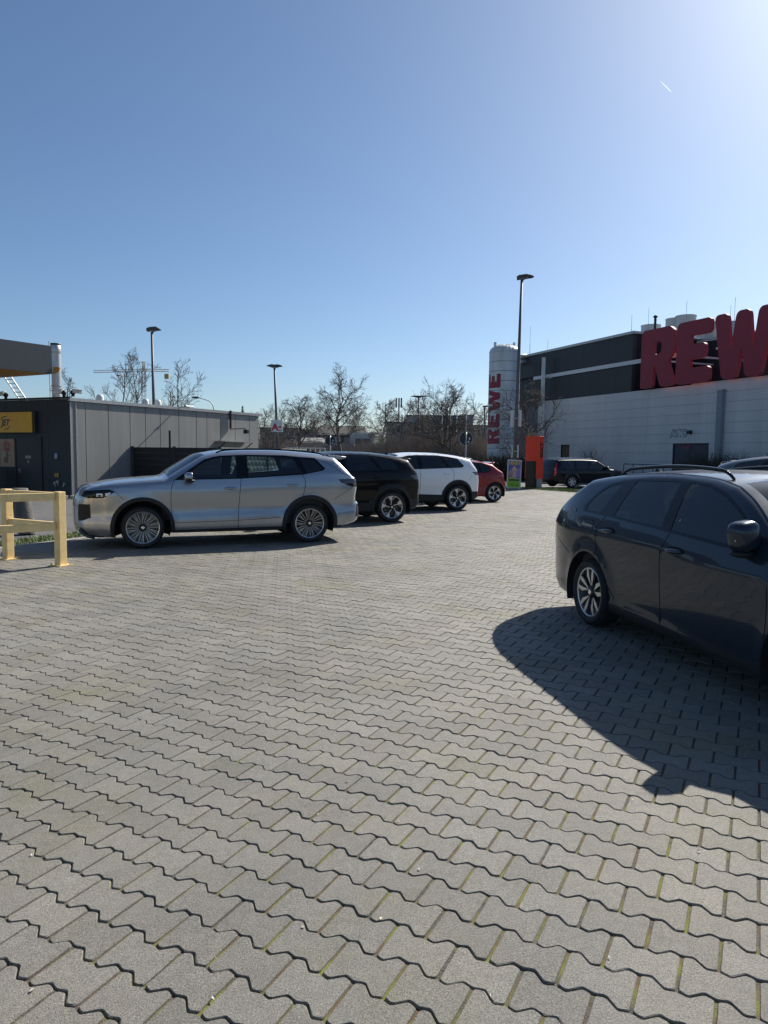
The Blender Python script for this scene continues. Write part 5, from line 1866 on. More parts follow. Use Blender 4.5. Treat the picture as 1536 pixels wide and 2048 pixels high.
def letter_tris(ch, spacing=None):
    outer, rad, hole = LET[ch]
    op = fillet(outer, rad)
    pts, edges = list(op), [(i, (i + 1) % len(op)) for i in range(len(op))]
    hp = None
    if hole:
        hp = fillet(hole, .05)
        o_ = len(pts)
        pts += hp
        edges += [(o_ + i, o_ + (i + 1) % len(hp)) for i in range(len(hp))]
    if spacing:
        gx, gz = np.meshgrid(np.arange(0, 1.3, spacing), np.arange(0, 1.01, spacing))
        k = in_poly(gx.ravel(), gz.ravel(), op)
        pts += list(zip(gx.ravel()[k], gz.ravel()[k]))
    V, T = cdt(pts, edges)
    c = V[T].mean(1)
    k = in_poly(c[:, 0], c[:, 1], op)
    if hp: k &= ~in_poly(c[:, 0], c[:, 1], hp)
    return V, T[k], [op] + ([hp] if hp else [])
sred = M('letter_red', (0.30, 0.028, 0.045), 0.6, var=.06, scale=2)
sign_ = thing('roof_letters', 'row of huge dark red letters reading REWE on the supermarket wall edge', 'sign', (W0.x, W0.y, 0))
LHt = 3.85
spans = [('R', 1281, 1349), ('E', 1351, 1419), ('W', 1424, 1541)]
WF = W0 + WN * .45
xl = [onwall(a, 740, WF, WE)[0] for _, a, _ in spans]
xr_ = [onwall(b, 740, WF, WE)[0] for _, _, b in spans]
items = [(spans[i][0], xl[i], xl[i] - xr_[i]) for i in range(3)]
items.append(('E', xr_[2] - .1, items[1][2]))
for ch, x0, wd_ in items:
    V, T, loops_ = letter_tris(ch)
    k = wd_ / V[:, 0].max()
    P = [Vector((x0 - a * k, 0, ZB + .05 + b * LHt)) for a, b in V]
    D = .22
    front = [tuple(mm @ (p + Vector((0, .45, 0)))) for p in P]
    back = [tuple(mm @ (p + Vector((0, .45 - D, 0)))) for p in P]
    n_ = len(P)
    m = MB()
    m.add(front + back, [tuple(t[::-1]) for t in T] + [tuple(i + n_ for i in t) for t in T])
    for lp in loops_:
        q = [Vector((x0 - a * k, 0, ZB + .05 + b * LHt)) for a, b in lp]
        f_ = [tuple(mm @ (p + Vector((0, .45, 0)))) for p in q]
        b_ = [tuple(mm @ (p + Vector((0, .45 - D, 0)))) for p in q]
        nq = len(q)
        m.add(f_ + b_, [(i, (i + 1) % nq, (i + 1) % nq + nq, i + nq) for i in range(nq)])
    m.build('letter', sred, sign_)
for x in (T0 - 1.6, T0 - 4.2, T0 - 7.5):
    m = MB(); m.box(x - .06, x + .06, -5.8, .07, ZS - .06, ZS + .06, mm); m.build('stay', stripe, sign_)

# roof plant
def roof_unit(px, py_top, r, hgt, label, back=9.0):
    a, z = onwall(px, py_top, W0 - WN * back, WE)
    q = W0 - WN * back + WE * a
    o = thing('roof_fan', label, 'fan', (q.x, q.y, z - hgt), 0, 'fans on the supermarket roof')
    m = MB(); m.lathe([(r, 0), (r, hgt - .08), (r * 1.04, hgt - .07), (r * 1.04, hgt), (r * .9, hgt), (r * .9, hgt - .3), (0.01, hgt - .3)], 28); m.build('drum', M('fan_grey', (.5, .51, .5), .5, .2, var=.08), o)
    m = MB(); m.box(-r * 1.1, r * 1.1, -r * 1.1, r * 1.1, -1.2, -.01); m.build('base', MATS['fan_grey'], o)
roof_unit(1351, 638, .75, .9, 'left of the two pale fan drums rising behind the red R')
roof_unit(1372, 632, .78, 1.1, 'right of the two pale fan drums, behind the gap between R and E')
roof_unit(1422, 646, .75, .9, 'pale fan drum seen between the red E and W')
roof_unit(1464, 645, .75, .9, 'pale fan drum seen through the first notch of the red W')
roof_unit(1302, 651, .8, .6, 'low pale fan drum left of the red R')
px, py = 1311, 632
a, z = onwall(px, py, W0 - WN * 3, WE); q = W0 - WN * 3 + WE * a
o = thing('flue_pipe', 'thin dark flue with a cap above the red R', 'flue', (q.x, q.y, ZT - .1))
m = MB(); m.lathe([(.09, 0), (.09, z - ZT)], 12); m.build('pipe', dark_metal, o, True)
m = MB(); m.lathe([(.16, z - ZT), (.16, z - ZT + .08), (.0, z - ZT + .2)], 12); m.build('cap', dark_metal, o, True)
for px, yt, yb, lb in ((1061, 653, 700, 'rod above the silo side of the roof'), (1096, 680, 750, 'rod beside the steel mast'), (1264, 630, 656, 'rod at the dark corner'), (1298, 615, 652, 'rod left of the flue'), (1374, 601, 632, 'rod behind the R and E'), (1462, 610, 650, 'shorter rod behind the W'), (1471, 595, 650, 'tallest rod behind the W')):
    bk = 1.0 if px < 1270 else 7.0
    a, z1 = onwall(px, yt, W0 - WN * bk, WE); q = W0 - WN * bk + WE * a
    z0 = onwall(px, yb, W0 - WN * bk, WE)[1] - 1.0
    o = thing('lightning_rod', 'thin grey lightning ' + lb, 'rod', (q.x, q.y, z0), 0, 'lightning rods on the supermarket roof')
    m = MB(); m.tube([(0, 0, 0), (0, 0, (z1 - z0) * .5)], .022, 6); m.build('mast', galv, o)
    m = MB(); m.tube([(0, 0, (z1 - z0) * .5), (0, 0, z1 - z0)], .013, 5); m.build('tip', galv, o)

# silo with upright letters
SY = 52.0
sl, sr = atY(975.5, 850, SY), atY(1036.5, 850, SY)
srad = (sr.x - sl.x) / 2
scx = (sr.x + sl.x) / 2
szt = atY(1006, 689, SY).z
silo = thing('silo', 'pale round silo with upright red letters reading REWE beside the supermarket', 'silo', (scx, SY, 0))
silom = M('silo_sheet', (.66, .68, .69), .5, .0, var=.25, scale=.9, dark=(.46, .47, .43), streak=True)
nb = 13
m = MB(); m.lathe([(srad - .03, -.03), (srad - .03, szt - srad * .56)], 48); m.build('core', dark_metal, silo, True)
zsh = szt - srad * .55
for i in range(nb):
    z0, z1 = -.03 + (zsh + .03) * i / nb, -.03 + (zsh + .03) * (i + 1) / nb
    m = MB(); m.lathe([(srad, z0 + .014), (srad, z1 - .014)], 48); m.build('ring', silom, silo, True)
m = MB(); m.lathe([(srad * math.cos(t), zsh + srad * .55 * math.sin(t)) for t in [math.pi / 2 * i / 9 for i in range(10)]], 48); dome = m.build('dome', silom, silo, True)
for i in range(24):
    a = 2 * math.pi * i / 24
    pts_ = [(srad * 1.004 * math.cos(t) * math.cos(a), srad * 1.004 * math.cos(t) * math.sin(a), zsh + srad * .555 * math.sin(t)) for t in [math.pi / 2 * j / 5 * .95 for j in range(6)]]
    m = MB(); m.tube(pts_, .018, 4); m.build('rib', silom, dome)
for px in (989.5, 1027):
    q = atY(px, 690, SY)
    m = MB(); m.tube([(q.x - scx, -.2, szt - .35), (q.x - scx, -.2, szt + .12)], .10, 12); m.build('vent', silom, silo)
lb, lt_ = atY(990, 888, SY).z, atY(990, 750, SY).z
# letters lie on their side: their baseline runs up the silo at its left
seq = ['R', 'E', 'W', 'E']
wds = {'R': .80, 'E': .74, 'W': 1.24}
totw = sum(wds[c] for c in seq) + .06 * 3
sc_ = (lt_ - lb) / totw
zc = lb
for ch in seq:
    V, T, _ = letter_tris(ch, .08)
    v = []
    for a, b in V:
        ang0, ang1 = math.radians(-90 - 14), math.radians(-90 - 82)     # top of the letter .. seen edge
        tt = 1 - b                                                        # reading upwards: letter top is to the left
        sarc = (b) * (1.62 * sc_ / 1.62) / srad
        ang = math.radians(-90 - 22) - (b) * math.radians(62)
        v.append(((srad + .012) * math.cos(ang), (srad + .012) * math.sin(ang), zc + a * sc_))
    m = MB(); m.add(v, [tuple(t) for t in T]); m.build('letter', sred, silo)
    zc += (wds[ch] + .06) * sc_

# ------------------------------------------------------------------ orange pylon, poster board, lamp post
Q = onground(1067, 977)
orange = M('pylon_orange', (.82, .052, .012), .42, var=.08, scale=3)
py_ = thing('rental_pylon', 'orange and black advertising pylon with upright SIXT lettering on the verge', 'pylon', (Q.x, Q.y, 0), math.radians(-44))
m = MB(); m.box(-.39, .39, -.17, .17, 1.14, 2.47); bev(m.build('cover', orange, py_), .012, 2)
m = MB(); m.box(.20, .39, -.17, .17, .48, 1.138); m.build('flank', orange, py_)
m = MB(); m.box(-.39, -.355, -.17, .17, .48, 1.138); m.build('flank', orange, py_)
m = MB(); m.box(-.35, .195, -.185, .15, .0, 1.30); m.build('base', M('pylon_black', (.008, .009, .009), .35, var=.1), py_)
m = MB(); m.box(.20, .37, -.10, .12, .0, .478); m.build('foot', galv, py_)
me_ = textmesh('SIXT', .36, .003, .014)
o = obj('lettering', me_, MATS['pylon_black'], py_)
o.matrix_local = Matrix.Translation((.393, 0, 1.83)) @ Matrix.Rotation(math.pi / 2, 4, 'Z') @ Matrix.Rotation(math.pi / 2, 4, 'X') @ Matrix.Rotation(math.pi / 2, 4, 'Z')
q0 = onground(1027.5, 977)
pb_ = thing('poster_board', 'colourful circus poster board leaning at the foot of the lamp post', 'poster', (q0.x - .06, q0.y - .25, 0), .12)
bm = Matrix.Rotation(-.10, 4, 'X') @ Matrix.Rotation(.05, 4, 'Y')
m = MB(); m.box(-.34, .34, -.012, .012, .02, 1.36, bm); m.build('board', M('board_white', (.62, .62, .62), .5), pb_)
prints = [((-.30, .30, .50, 1.31), (.13, .12, .30), 0), ((-.30, .30, .06, .495), (.42, .62, .03), 0), ((-.27, .27, .36, .46), (.05, .10, .02), 1), ((-.24, .24, .10, .32), (.25, .42, .02), 1),
          ((-.30, -.05, .52, .86), (.42, .22, .22), 1), ((.06, .30, .55, .95), (.30, .20, .42), 1)]
for i, (r4, c, lv_) in enumerate(prints):
    m = MB(); m.box(r4[0], r4[1], -.0125 - .002 * (lv_ + 1), -.0122 - .002 * lv_, r4[2], r4[3], bm); m.build('print', M('board_print%d' % i, c, .5, var=.35, scale=9), pb_)
m = MB(); fig = [(-.10, .52), (-.05, .78), (-.16, .92), (-.06, 1.0), (-.03, 1.06), (.05, 1.06), (.07, .98), (.15, .86), (.08, .78), (.12, .52)]
m.prism(fig, .002, bm @ Matrix.Translation((0, -.0195, 0))); m.build('print', M('print_skin', (.62, .36, .32), .5, var=.2, scale=12), pb_)
me_ = textmesh('HENRY', .19, .001, .006)
o = obj('lettering', me_, M('print_yellow', (.72, .48, .04), .5), pb_)
o.matrix_local = bm @ Matrix.Translation((0, -.0215, 1.19)) @ Matrix.Rotation(math.pi / 2, 4, 'X') @ Matrix.Diagonal((.9, 1.25, 1, 1))

polem = M('pole_grey', (.10, .108, .115), .55, .0, var=.15, scale=3)
def head_single(o, top, ang, L_=.75, tilt=.12):
    mt = Matrix.Translation(top) @ Matrix.Rotation(ang, 4, 'Z') @ Matrix.Rotation(-tilt, 4, 'Y')
    m = MB(); m.tube([mt @ Vector((0, 0, -.10)), mt @ Vector((.08, 0, .03)), mt @ Vector((.22, 0, .05))], .04, 8); m.build('bracket', dark_metal, o)
    prof = [(-.22, .05), (-.22, .19), (-.10, .24), (.25, .24), (L_ * .75, .17), (L_, .07), (L_ * .8, .05)]
    m = MB()
    for y, k in ((-.16, .85), (-.10, 1), (.10, 1), (.16, .85)):
        m.v += [tuple(mt @ Vector((x, y, .05 + (z - .05) * k))) for x, z in prof]
    n_ = len(prof)
    for j in range(3):
        for i in range(n_):
            m.f.append((j * n_ + i, j * n_ + (i + 1) % n_, (j + 1) * n_ + (i + 1) % n_, (j + 1) * n_ + i))
    m.f += [tuple(range(n_))[::-1], tuple(3 * n_ + i for i in range(n_))]
    m.mi = [0] * len(m.f)
    m.build('lamp_head', M('lamp_shell', (.07, .072, .065), .5, .3, var=.15), o)
    m = MB(); m.box(-.12, L_ * .55, -.1, .1, .035, .049, mt); m.build('diffuser', M('lamp_lens', (.45, .45, .42), .3, var=0), o)
def lamp_post(base, top, r0, r1, name, label, heads, grp='tall car park lamp posts'):
    o = thing('lamp_post', label, 'lamp post', (base.x, base.y, base.z), 0, grp)
    t = top - base
    m = MB(); m.tube([(0, 0, -.03), (0, 0, .9)], r0 * 1.35, 14); m.build('sleeve', polem, o, True)
    m = MB(); m.tube([(0, 0, .0), t * .5, t], [r0, (r0 + r1) / 2, r1], 14); m.build('pole', polem, o, True)
    for a, L_ in heads:
        head_single(o, t, a, L_)
    return o, t
b_ = onground(1027.5, 974)
t_ = atY(1043.5, 560, b_.y)
lp, tv = lamp_post(b_, t_, .105, .06, 'lamp_post', 'tallest grey lamp post standing beside the orange pylon', [(-.15, .58)])
dirx = tv.normalized()
def on_pole(py): 
    z = atY(1034, py, b_.y).z
    return tv * (z / tv.z)
def sign_on(py0, py1, wpx, lab, mtl, off=0.0, nm='parking_sign'):
    z0, z1 = atY(1030, py1, b_.y).z, atY(1030, py0, b_.y).z
    c = on_pole((py0 + py1) / 2)
    wd_ = wpx * b_.y / F
    o = thing(nm, lab, 'sign', (b_.x + c.x + off, b_.y + c.y, 0))
    m = MB(); m.box(-wd_ / 2, wd_ / 2, .10, .115, z0, z1); m.build('plate', mtl, o)
    m = MB(); m.box(-.12, .12, -.115, .098, (z0 + z1) / 2 - .02, (z0 + z1) / 2 + .02); m.build('clamp', galv, o)
    return o
sign_on(820, 853, 22, 'upper white sign plate on the tall lamp post', white_m)
o = sign_on(890, 915, 13, 'lower curved white sign with a pale blue side on the tall lamp post', white_m, 0, 'curved_sign')
c = on_pole(902)
z0, z1 = atY(1030, 915, b_.y).z, atY(1030, 890, b_.y).z
m = MB(); m.lathe([(.16, z0), (.16, z1)], 10, 'z', (0, 0, 0), -1.2, .9); m.build('sleeve', M('pale_cyan', (.45, .58, .62), .4), o, True)

# other lamp posts
def lp_px(px_b, px_t, py_t, Y, r0, r1, label, heads):
    t = atY(px_t, py_t, Y)
    b = atY(px_b, 905, Y)
    b.z = 0
    return lamp_post(b, t, r0, r1, 'lamp_post', label, heads)
lp_px(311, 303.5, 664, 36.0, .10, .055, 'lamp post rising behind the shop roof beside the crane', [(0.1, .46)])
o, tv2 = lp_px(557, 549, 736, 52.0, .12, .07, 'lamp post with two heads carrying the white pharmacy sign', [(.15, .60), (math.pi - .2, .60)])
lp_px(838, 837.5, 796, 80.0, .10, .07, 'far lamp post with a flat double head in front of the bare trees', [(0, .95), (math.pi, .95)])
lp_px(971, 969.5, 815, 88.0, .14, .10, 'far lamp post close to the left edge of the silo', [(.3, .6)])
# pharmacy sign
pc = atY(554, 852, 51.7)
o = thing('pharmacy_sign', 'white square sign with a red letter A and a red arrow on a lamp post', 'sign', (pc.x, pc.y, pc.z))
m = MB(); m.box(-.41, .41, -.03, .03, -.42, .42); m.build('board', white_m, o)
rd = M('pharmacy_red', (.55, .02, .03), .5, var=.05)
me_ = textmesh('A', .68, .002, .03); q = obj('letter', me_, rd, o); q.matrix_local = Matrix.Translation((-.14, -.033, -.10)) @ Matrix.Rotation(math.pi / 2, 4, 'X')
m = MB(); m.prism([(.08, -.04), (.20, -.04), (.20, -.12), (.34, .0), (.20, .12), (.20, .04), (.08, .04)], -.004, Matrix.Translation((0, -.031, -.07))); m.build('arrow', rd, o)
m = MB(); m.box(.04, .34, -.034, -.031, -.33, -.28); m.build('lettering', rd, o)
# curved street lamp behind the shop
Yc = 70.0
o = thing('street_lamp', 'white street lamp with a curved arm behind the shop roof', 'lamp post', (atY(428, 905, Yc).x, Yc, 0))
bx_ = atY(428, 905, Yc).x
pp = [Vector((0, 0, -.03))] + [atY(px, py, Yc) - Vector((bx_, Yc, 0)) for px, py in ((428, 822), (426, 810), (420, 803), (410, 799), (398, 796))]
m = MB(); m.tube(pp, [.09, .07, .06, .05, .045, .04], 8); m.build('pole', white_m, o, True)
hd = atY(391, 795, Yc) - Vector((bx_, Yc, 0))
m = MB(); m.ellipsoid(tuple(hd), (.38, .14, .11)); m.build('lamp_head', M('lamp_shell', (.07, .072, .065), .5), o, True)

# round traffic signs seen from behind, no-entry sign
def round_back(px, py, Y, r, label, ztop=None):
    c = atY(px, py, Y)
    o = thing('traffic_sign', label, 'traffic sign', (c.x, c.y, 0))
    m = MB(); m.tube([(0, 0, -.03), (0, 0, c.z + r * .95)], .035, 10); m.build('pole', galv, o, True)
    m = MB(); m.lathe([(0, 0), (r, 0), (r, .02), (0, .02)], 36, 'y'); m.v = [(x, y + .045, z + c.z) for x, y, z in m.v]; m.build('disc', M('sign_back', (.028, .032, .04), .5, .2, var=.1), o)
    m = MB(); m.lathe([(r, .0), (r + .018, .0), (r + .018, .03), (r, .03)], 36, 'y'); m.v = [(x, y + .04, z + c.z) for x, y, z in m.v]; m.build('rim', galv, o)
    for dx, dz in ((.55 * r, 0.0), (.42 * r, -.5 * r)):
        m = MB(); m.box(dx - .03, dx + .03, .040, .0445, c.z + dz - .045, c.z + dz + .045); m.build('sticker', white_m, o)
    for dz in (-.6 * r, .6 * r):
        m = MB(); m.box(-.06, .06, -.04, .044, c.z + dz - .015, c.z + dz + .015); m.build('clamp', galv, o)
round_back(660.5, 881, 42.0, .30, 'back of a round traffic sign above the silver and black car')
round_back(932, 877, 33.5, .31, 'back of a round traffic sign above the roof of the white car')
c = atY(773.5, 894, 75)
o = thing('no_entry_sign', 'small red round no-entry sign in front of the thicket', 'traffic sign', (c.x, c.y, 0))
m = MB(); m.tube([(0, 0, -.03), (0, 0, c.z)], .035, 8); m.build('pole', galv, o)
m = MB(); m.lathe([(0, -.05), (.30, -.05), (.30, -.03)], 28, 'y'); m.v = [(x, y, z + c.z) for x, y, z in m.v]; m.build('disc', M('sign_red2', (.5, .02, .03), .5, var=0), o)
m = MB(); m.box(-.22, .22, -.056, -.051, c.z - .05, c.z + .05); m.build('bar', white_m, o)

# ramp railing in front of the double door
R0 = W0 + WN * 2.2
ra_, _ = onwall(1248, 920, R0, WE); rb_, _ = onwall(1421, 918, R0, WE)
if ra_ > rb_: ra_, rb_ = rb_, ra_
o = thing('ramp_railing', 'dark steel railing in front of the supermarket double door', 'railing', (R0.x, R0.y, 0))
steelb = M('railing_steel', (.10, .11, .13), .5, .5, var=.1)
pA, pB = WE * ra_, WE * rb_
zr = 1.06
for z in (zr, .55):
    m = MB(); m.tube([(pA.x, pA.y, z), (pB.x, pB.y, z)], .03 if z > 1 else .02, 8); m.build('rail', steelb, o)
npst = 9
for i in range(npst):
    p = pA.lerp(pB, i / (npst - 1))
    m = MB(); m.tube([(p.x, p.y, -.03), (p.x, p.y, zr)], .03, 8); m.build('post', steelb, o)
# kerb along the far side of the road
K0 = W0 + WN * 4.2
kerb_run([tuple(K0 - WE * 12), tuple(K0 + WE * 14)], label='raised kerb along the supermarket side of the road', top=.10, wd=.15)

# ------------------------------------------------------------------ trees and shrubs
bark = M('bark', (.13, .112, .094), .9, var=.35, scale=6, bump=.5, bscale=20)
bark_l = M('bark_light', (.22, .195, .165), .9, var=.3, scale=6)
birch = M('birch_bark', (.30, .28, .26), .8, var=.35, scale=4)
def grow(seed, h, r0, trunk_h, spread, n1=9, n2=7, n3=6, n4=4, up=.25, leader=.75):
    rg = random.Random(seed)
    T_, B_ = MB(), MB()
    def branch(p, d, L, r, lvl, mb):
        k = (7, 6, 4, 3, 2)[lvl]
        pts, rad = [p.copy()], [r]
        q = p.copy()
        dd = d.normalized()
        for i in range(k):
            w_ = .10 if lvl == 0 else .22
            dd = (dd + Vector((rg.gauss(0, w_), rg.gauss(0, w_), rg.gauss(0, w_) + up * (.10 if lvl else .35)))).normalized()
            q = q + dd * (L / k)
            pts.append(q.copy())
            rad.append(max(.0085 * h / 7, r * (1 - .78 * (i + 1) / k)))
        mb.tube(pts, rad, (9, 6, 4, 3, 3)[lvl], lvl == 0)
        return pts
    def point(pts, t):
        x = t * (len(pts) - 1)
        i = min(int(x), len(pts) - 2)
        return pts[i].lerp(pts[i + 1], x - i), (pts[i + 1] - pts[i]).normalized()
    def side(d, ang):
        a = Vector((rg.gauss(0, 1), rg.gauss(0, 1), rg.gauss(0, 1)))
        s = d.cross(a).normalized()
        return (d * math.cos(ang) + s * math.sin(ang)).normalized()
    tr = branch(Vector((0, 0, -.05)), Vector((0, 0, 1)), h * leader, r0, 0, T_)
    for i in range(n1):
        t = trunk_h / (h * leader) + (1 - trunk_h / (h * leader)) * (i + rg.random() * .6) / n1
        p, d = point(tr, min(.98, t))
        az = i * 2.4 + rg.uniform(-.4, .4)
        el = rg.uniform(.35, .8) + t * .35
        d1 = Vector((math.cos(az) * math.cos(el), math.sin(az) * math.cos(el), math.sin(el)))
        L1 = spread * rg.uniform(.75, 1.1) * (1.15 - .55 * t)
        b1 = branch(p, d1, L1, r0 * .50 * (1.1 - .6 * t), 1, T_)
        for j in range(n2):
            t2 = .25 + .75 * (j + rg.random()) / n2
            p2, d2 = point(b1, min(.99, t2))
            b2 = branch(p2, side(d2, rg.uniform(.5, .95)), L1 * rg.uniform(.35, .6) * (1.2 - .5 * t2), r0 * .20 * (1.1 - .5 * t2), 2, B_)
            for k in range(n3):
                t3 = .2 + .8 * (k + rg.random()) / n3
                p3, d3 = point(b2, min(.99, t3))
                b3 = branch(p3, side(d3, rg.uniform(.4, .9)), L1 * rg.uniform(.16, .30), r0 * .08, 3, B_)
                for l in range(n4):
                    p4, d4 = point(b3, rg.uniform(.3, .99))
                    branch(p4, side(d4, rg.uniform(.4, .8)), L1 * rg.uniform(.07, .15), r0 * .045, 4, B_)
    return T_, B_
def tree(px, py_top, Y, spread, label, seed, mat_=bark, trunk_h=None, px_b=None, r0=None, dens=(9, 7, 6, 4), up=.25, leader=.75, grp='bare trees beyond the car park', z0=0.0):
    top = atY(px, py_top, Y)
    h = top.z - z0
    o = thing('bare_tree', label, 'tree', (top.x, Y, z0), seed * 1.7, grp)
    T_, B_ = grow(seed, h, r0 or h * .023, trunk_h if trunk_h else h * .25, spread, *dens, up=up, leader=leader)
    T_.build('trunk', mat_, o, True)
    B_.build('crown', mat_, o)
    return o
D2 = (9, 7, 6, 4)
tree(600, 778, 62, 3.1, 'bare tree with a low forked trunk right of the pharmacy sign', 1, trunk_h=1.2, dens=(10, 7, 5, 4))
tree(691, 764, 60, 3.6, 'bare tree with a straight trunk and wide crown before the dark roof', 2, trunk_h=2.0, dens=(12, 8, 6, 4), leader=.85)
tree(757, 790, 78, 2.3, 'slim pale birch between the wide tree and the aerial mast', 3, birch, dens=D2, leader=.9, up=.5)
tree(800, 792, 72, 3.4, 'bare spreading tree in front of the aerial mast', 4, trunk_h=1.5, dens=(10, 7, 6, 4))
tree(880, 776, 66, 4.2, 'wide bare tree behind the flagpoles, fanning upward', 5, trunk_h=1.4, dens=(13, 8, 6, 4), up=.6)
tree(905, 800, 62, 2.8, 'dark bare tree with a knotty trunk above the white car', 6, trunk_h=1.8, dens=D2)
tree(530, 824, 60, 2.6, 'low bare tree between the shop and the pharmacy sign', 7, dens=D2, trunk_h=1.0)
tree(505, 818, 75, 3.2, 'dim bare tree right behind the shop end', 8, dens=D2, trunk_h=1.0)
tree(145, 742, 46, 1.6, 'slender bare tree just right of the chimney', 9, dens=(9, 6, 4, 2), r0=.08, leader=.95, up=.6)
tree(196, 765, 48, 2.2, 'bushy bare tree left of the crane jib', 10, dens=(9, 6, 4, 2), r0=.08, up=.7)
tree(250, 730, 42, 2.1, 'bare tree with tall upright shoots left of the crane mast', 11, dens=(9, 6, 4, 2), r0=.08, leader=.95, up=1.3)
tree(290, 712, 42, 2.3, 'bare tree in front of the crane mast beside the lamp post', 12, dens=(9, 6, 4, 2), r0=.08, leader=.9, up=1.3)
tree(345, 730, 40, 2.5, 'bare tree leaning right over the shop roof', 13, dens=(9, 6, 4, 2), r0=.08, leader=.8, up=1.2)
tree(52, 790, 60, 2.0, 'distant bare treetop beside the ladder', 14, dens=(7, 5, 4, 3))
tree(1062, 757, 46, 3.0, 'bare tree in front of the silo and the dark wall', 15, trunk_h=1.8, dens=(10, 7, 5, 3), grp=None)
tree(1036, 830, 42, 2.4, 'low bare tree with long thin twigs in front of the silo foot', 16, dens=(9, 6, 5, 3), trunk_h=.8, grp=None)
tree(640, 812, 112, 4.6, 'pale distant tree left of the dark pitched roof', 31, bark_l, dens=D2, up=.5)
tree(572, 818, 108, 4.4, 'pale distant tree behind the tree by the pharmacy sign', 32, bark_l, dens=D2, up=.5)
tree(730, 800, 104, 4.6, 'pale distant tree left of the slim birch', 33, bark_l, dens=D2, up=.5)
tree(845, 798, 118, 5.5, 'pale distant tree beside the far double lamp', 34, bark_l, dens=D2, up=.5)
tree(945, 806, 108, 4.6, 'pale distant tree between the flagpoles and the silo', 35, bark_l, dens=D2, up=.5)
# small dark conifer behind the shop
q = atY(485, 812, 90)
o = thing('conifer', 'small dark conifer tip behind the shop end', 'tree', (q.x, 90, 0))
m = MB(); m.tube([(0, 0, 0), (0, 0, q.z)], [.15, .03], 6); m.build('trunk', bark, o)
m = MB(); rg = random.Random(4)
for i in range(900):
    z = rg.uniform(.25, 1) * q.z
    a = rg.uniform(0, 6.28); r = (q.z - z) * .22 * rg.uniform(.3, 1.1) + .1
    p = Vector((r * math.cos(a), r * math.sin(a), z - r * .3)); c = Vector((0, 0, z)); s = Vector((-math.sin(a), math.cos(a), 0)) * .08
    m.add([c, p + s, p - s], [(0, 1, 2)])
m.build('crown', M('needle', (.02, .03, .018), .8), o)

def twigs(name, label, cat, boxes, n, mtl, hmin, hmax, wd, seed, leaf=None, kind=None, group=None, loc=(0, 0, 0), lean=.5, clump=1):
    """upright twigs that fork once, as thin three-sided spikes"""
    r = random.Random(seed)
    m = MB()
    lm = MB()
    for i in range(n):
        b = boxes[r.randrange(len(boxes))]
        p = Vector((r.uniform(b[0], b[1]), r.uniform(b[2], b[3]), b[4]))
        h = r.uniform(hmin, hmax) * b[5]
        d = Vector((r.gauss(0, lean), r.gauss(0, lean), 1)).normalized()
        q = p + d * h * .55
        e = (d + Vector((r.gauss(0, .35), r.gauss(0, .35), 0))).normalized()
        t = q + e * h * .45
        s1_, s2_ = Vector((wd, 0, 0)), Vector((0, wd, 0))
        m.add([p - s1_, p + s1_, q + s1_ * .5, q - s1_ * .5, p - s2_, p + s2_, q + s2_ * .5, q - s2_ * .5, t], [(0, 1, 2, 3), (4, 5, 6, 7), (3, 2, 8), (7, 6, 8)])
        for k in range(3):
            f = (d + Vector((r.gauss(0, .7), r.gauss(0, .7), r.uniform(-.1, .5)))).normalized()
            u = p.lerp(q, r.uniform(.4, 1))
            v = u + f * h * r.uniform(.2, .4)
            m.add([u - s1_ * .5, u + s1_ * .5, v], [(0, 1, 2)])
            if leaf:
                for _ in range(2):
                    c = u.lerp(v, r.uniform(.4, 1)) 
                    a_ = Vector((r.gauss(0, 1), r.gauss(0, 1), r.gauss(0, 1))).normalized() * leaf
                    b_ = a_.cross(Vector((r.gauss(0, 1), r.gauss(0, 1), 1))).normalized() * leaf * .5
                    lm.add([c - a_, c + b_, c + a_, c - b_], [(0, 1, 2, 3)])
    if kind:
        o = m.build(name, mtl)
        o.location = loc
        tag(o, label, cat, group, kind)
    else:
        o = thing(name, label, cat, loc, 0, group)
        m.build('twigs', mtl, o)
        if leaf:
            lm.build('leaves', M('dull_leaf', (.05, .05, .022), .7, var=.5, scale=4), o)
    return o
brown = M('twig_brown', (.33, .29, .255), .9, var=.4, scale=.6)
dark_twig = M('twig_dark', (.075, .062, .050), .9, var=.4, scale=1.5)
# thicket behind the parked cars: one mass
bx = []
for px0, px1, Y, ht in ((560, 640, 66, .65), (700, 760, 74, .85), (760, 840, 70, 1.1), (830, 900, 68, 1.15), (880, 975, 66, 1.2), (520, 560, 64, 1.0), (560, 640, 80, .9), (640, 700, 80, .35), (700, 975, 84, 1.15)):
    a, b = atY(px0, 905, Y).x, atY(px1, 905, Y).x
    bx.append((a, b, Y - 2, Y + 4, -.05, ht))
twigs('thicket', 'brown leafless thicket filling the band behind the parked cars', 'thicket', bx, 15000, brown, 2.0, 4.2, .02, 21, kind='stuff', lean=.35)
bx = []
for px0, px1, Y, ht in ((690, 800, 60, .6), (800, 975, 58, .6)):
    a, b = atY(px0, 905, Y).x, atY(px1, 905, Y).x
    bx.append((a, b, Y - 1, Y + 1, -.05, ht))
twigs('undergrowth', 'low dark undergrowth at the foot of the thicket', 'undergrowth', bx, 3500, dark_twig, 1.5, 3.2, .02, 22, kind='stuff', lean=.6)
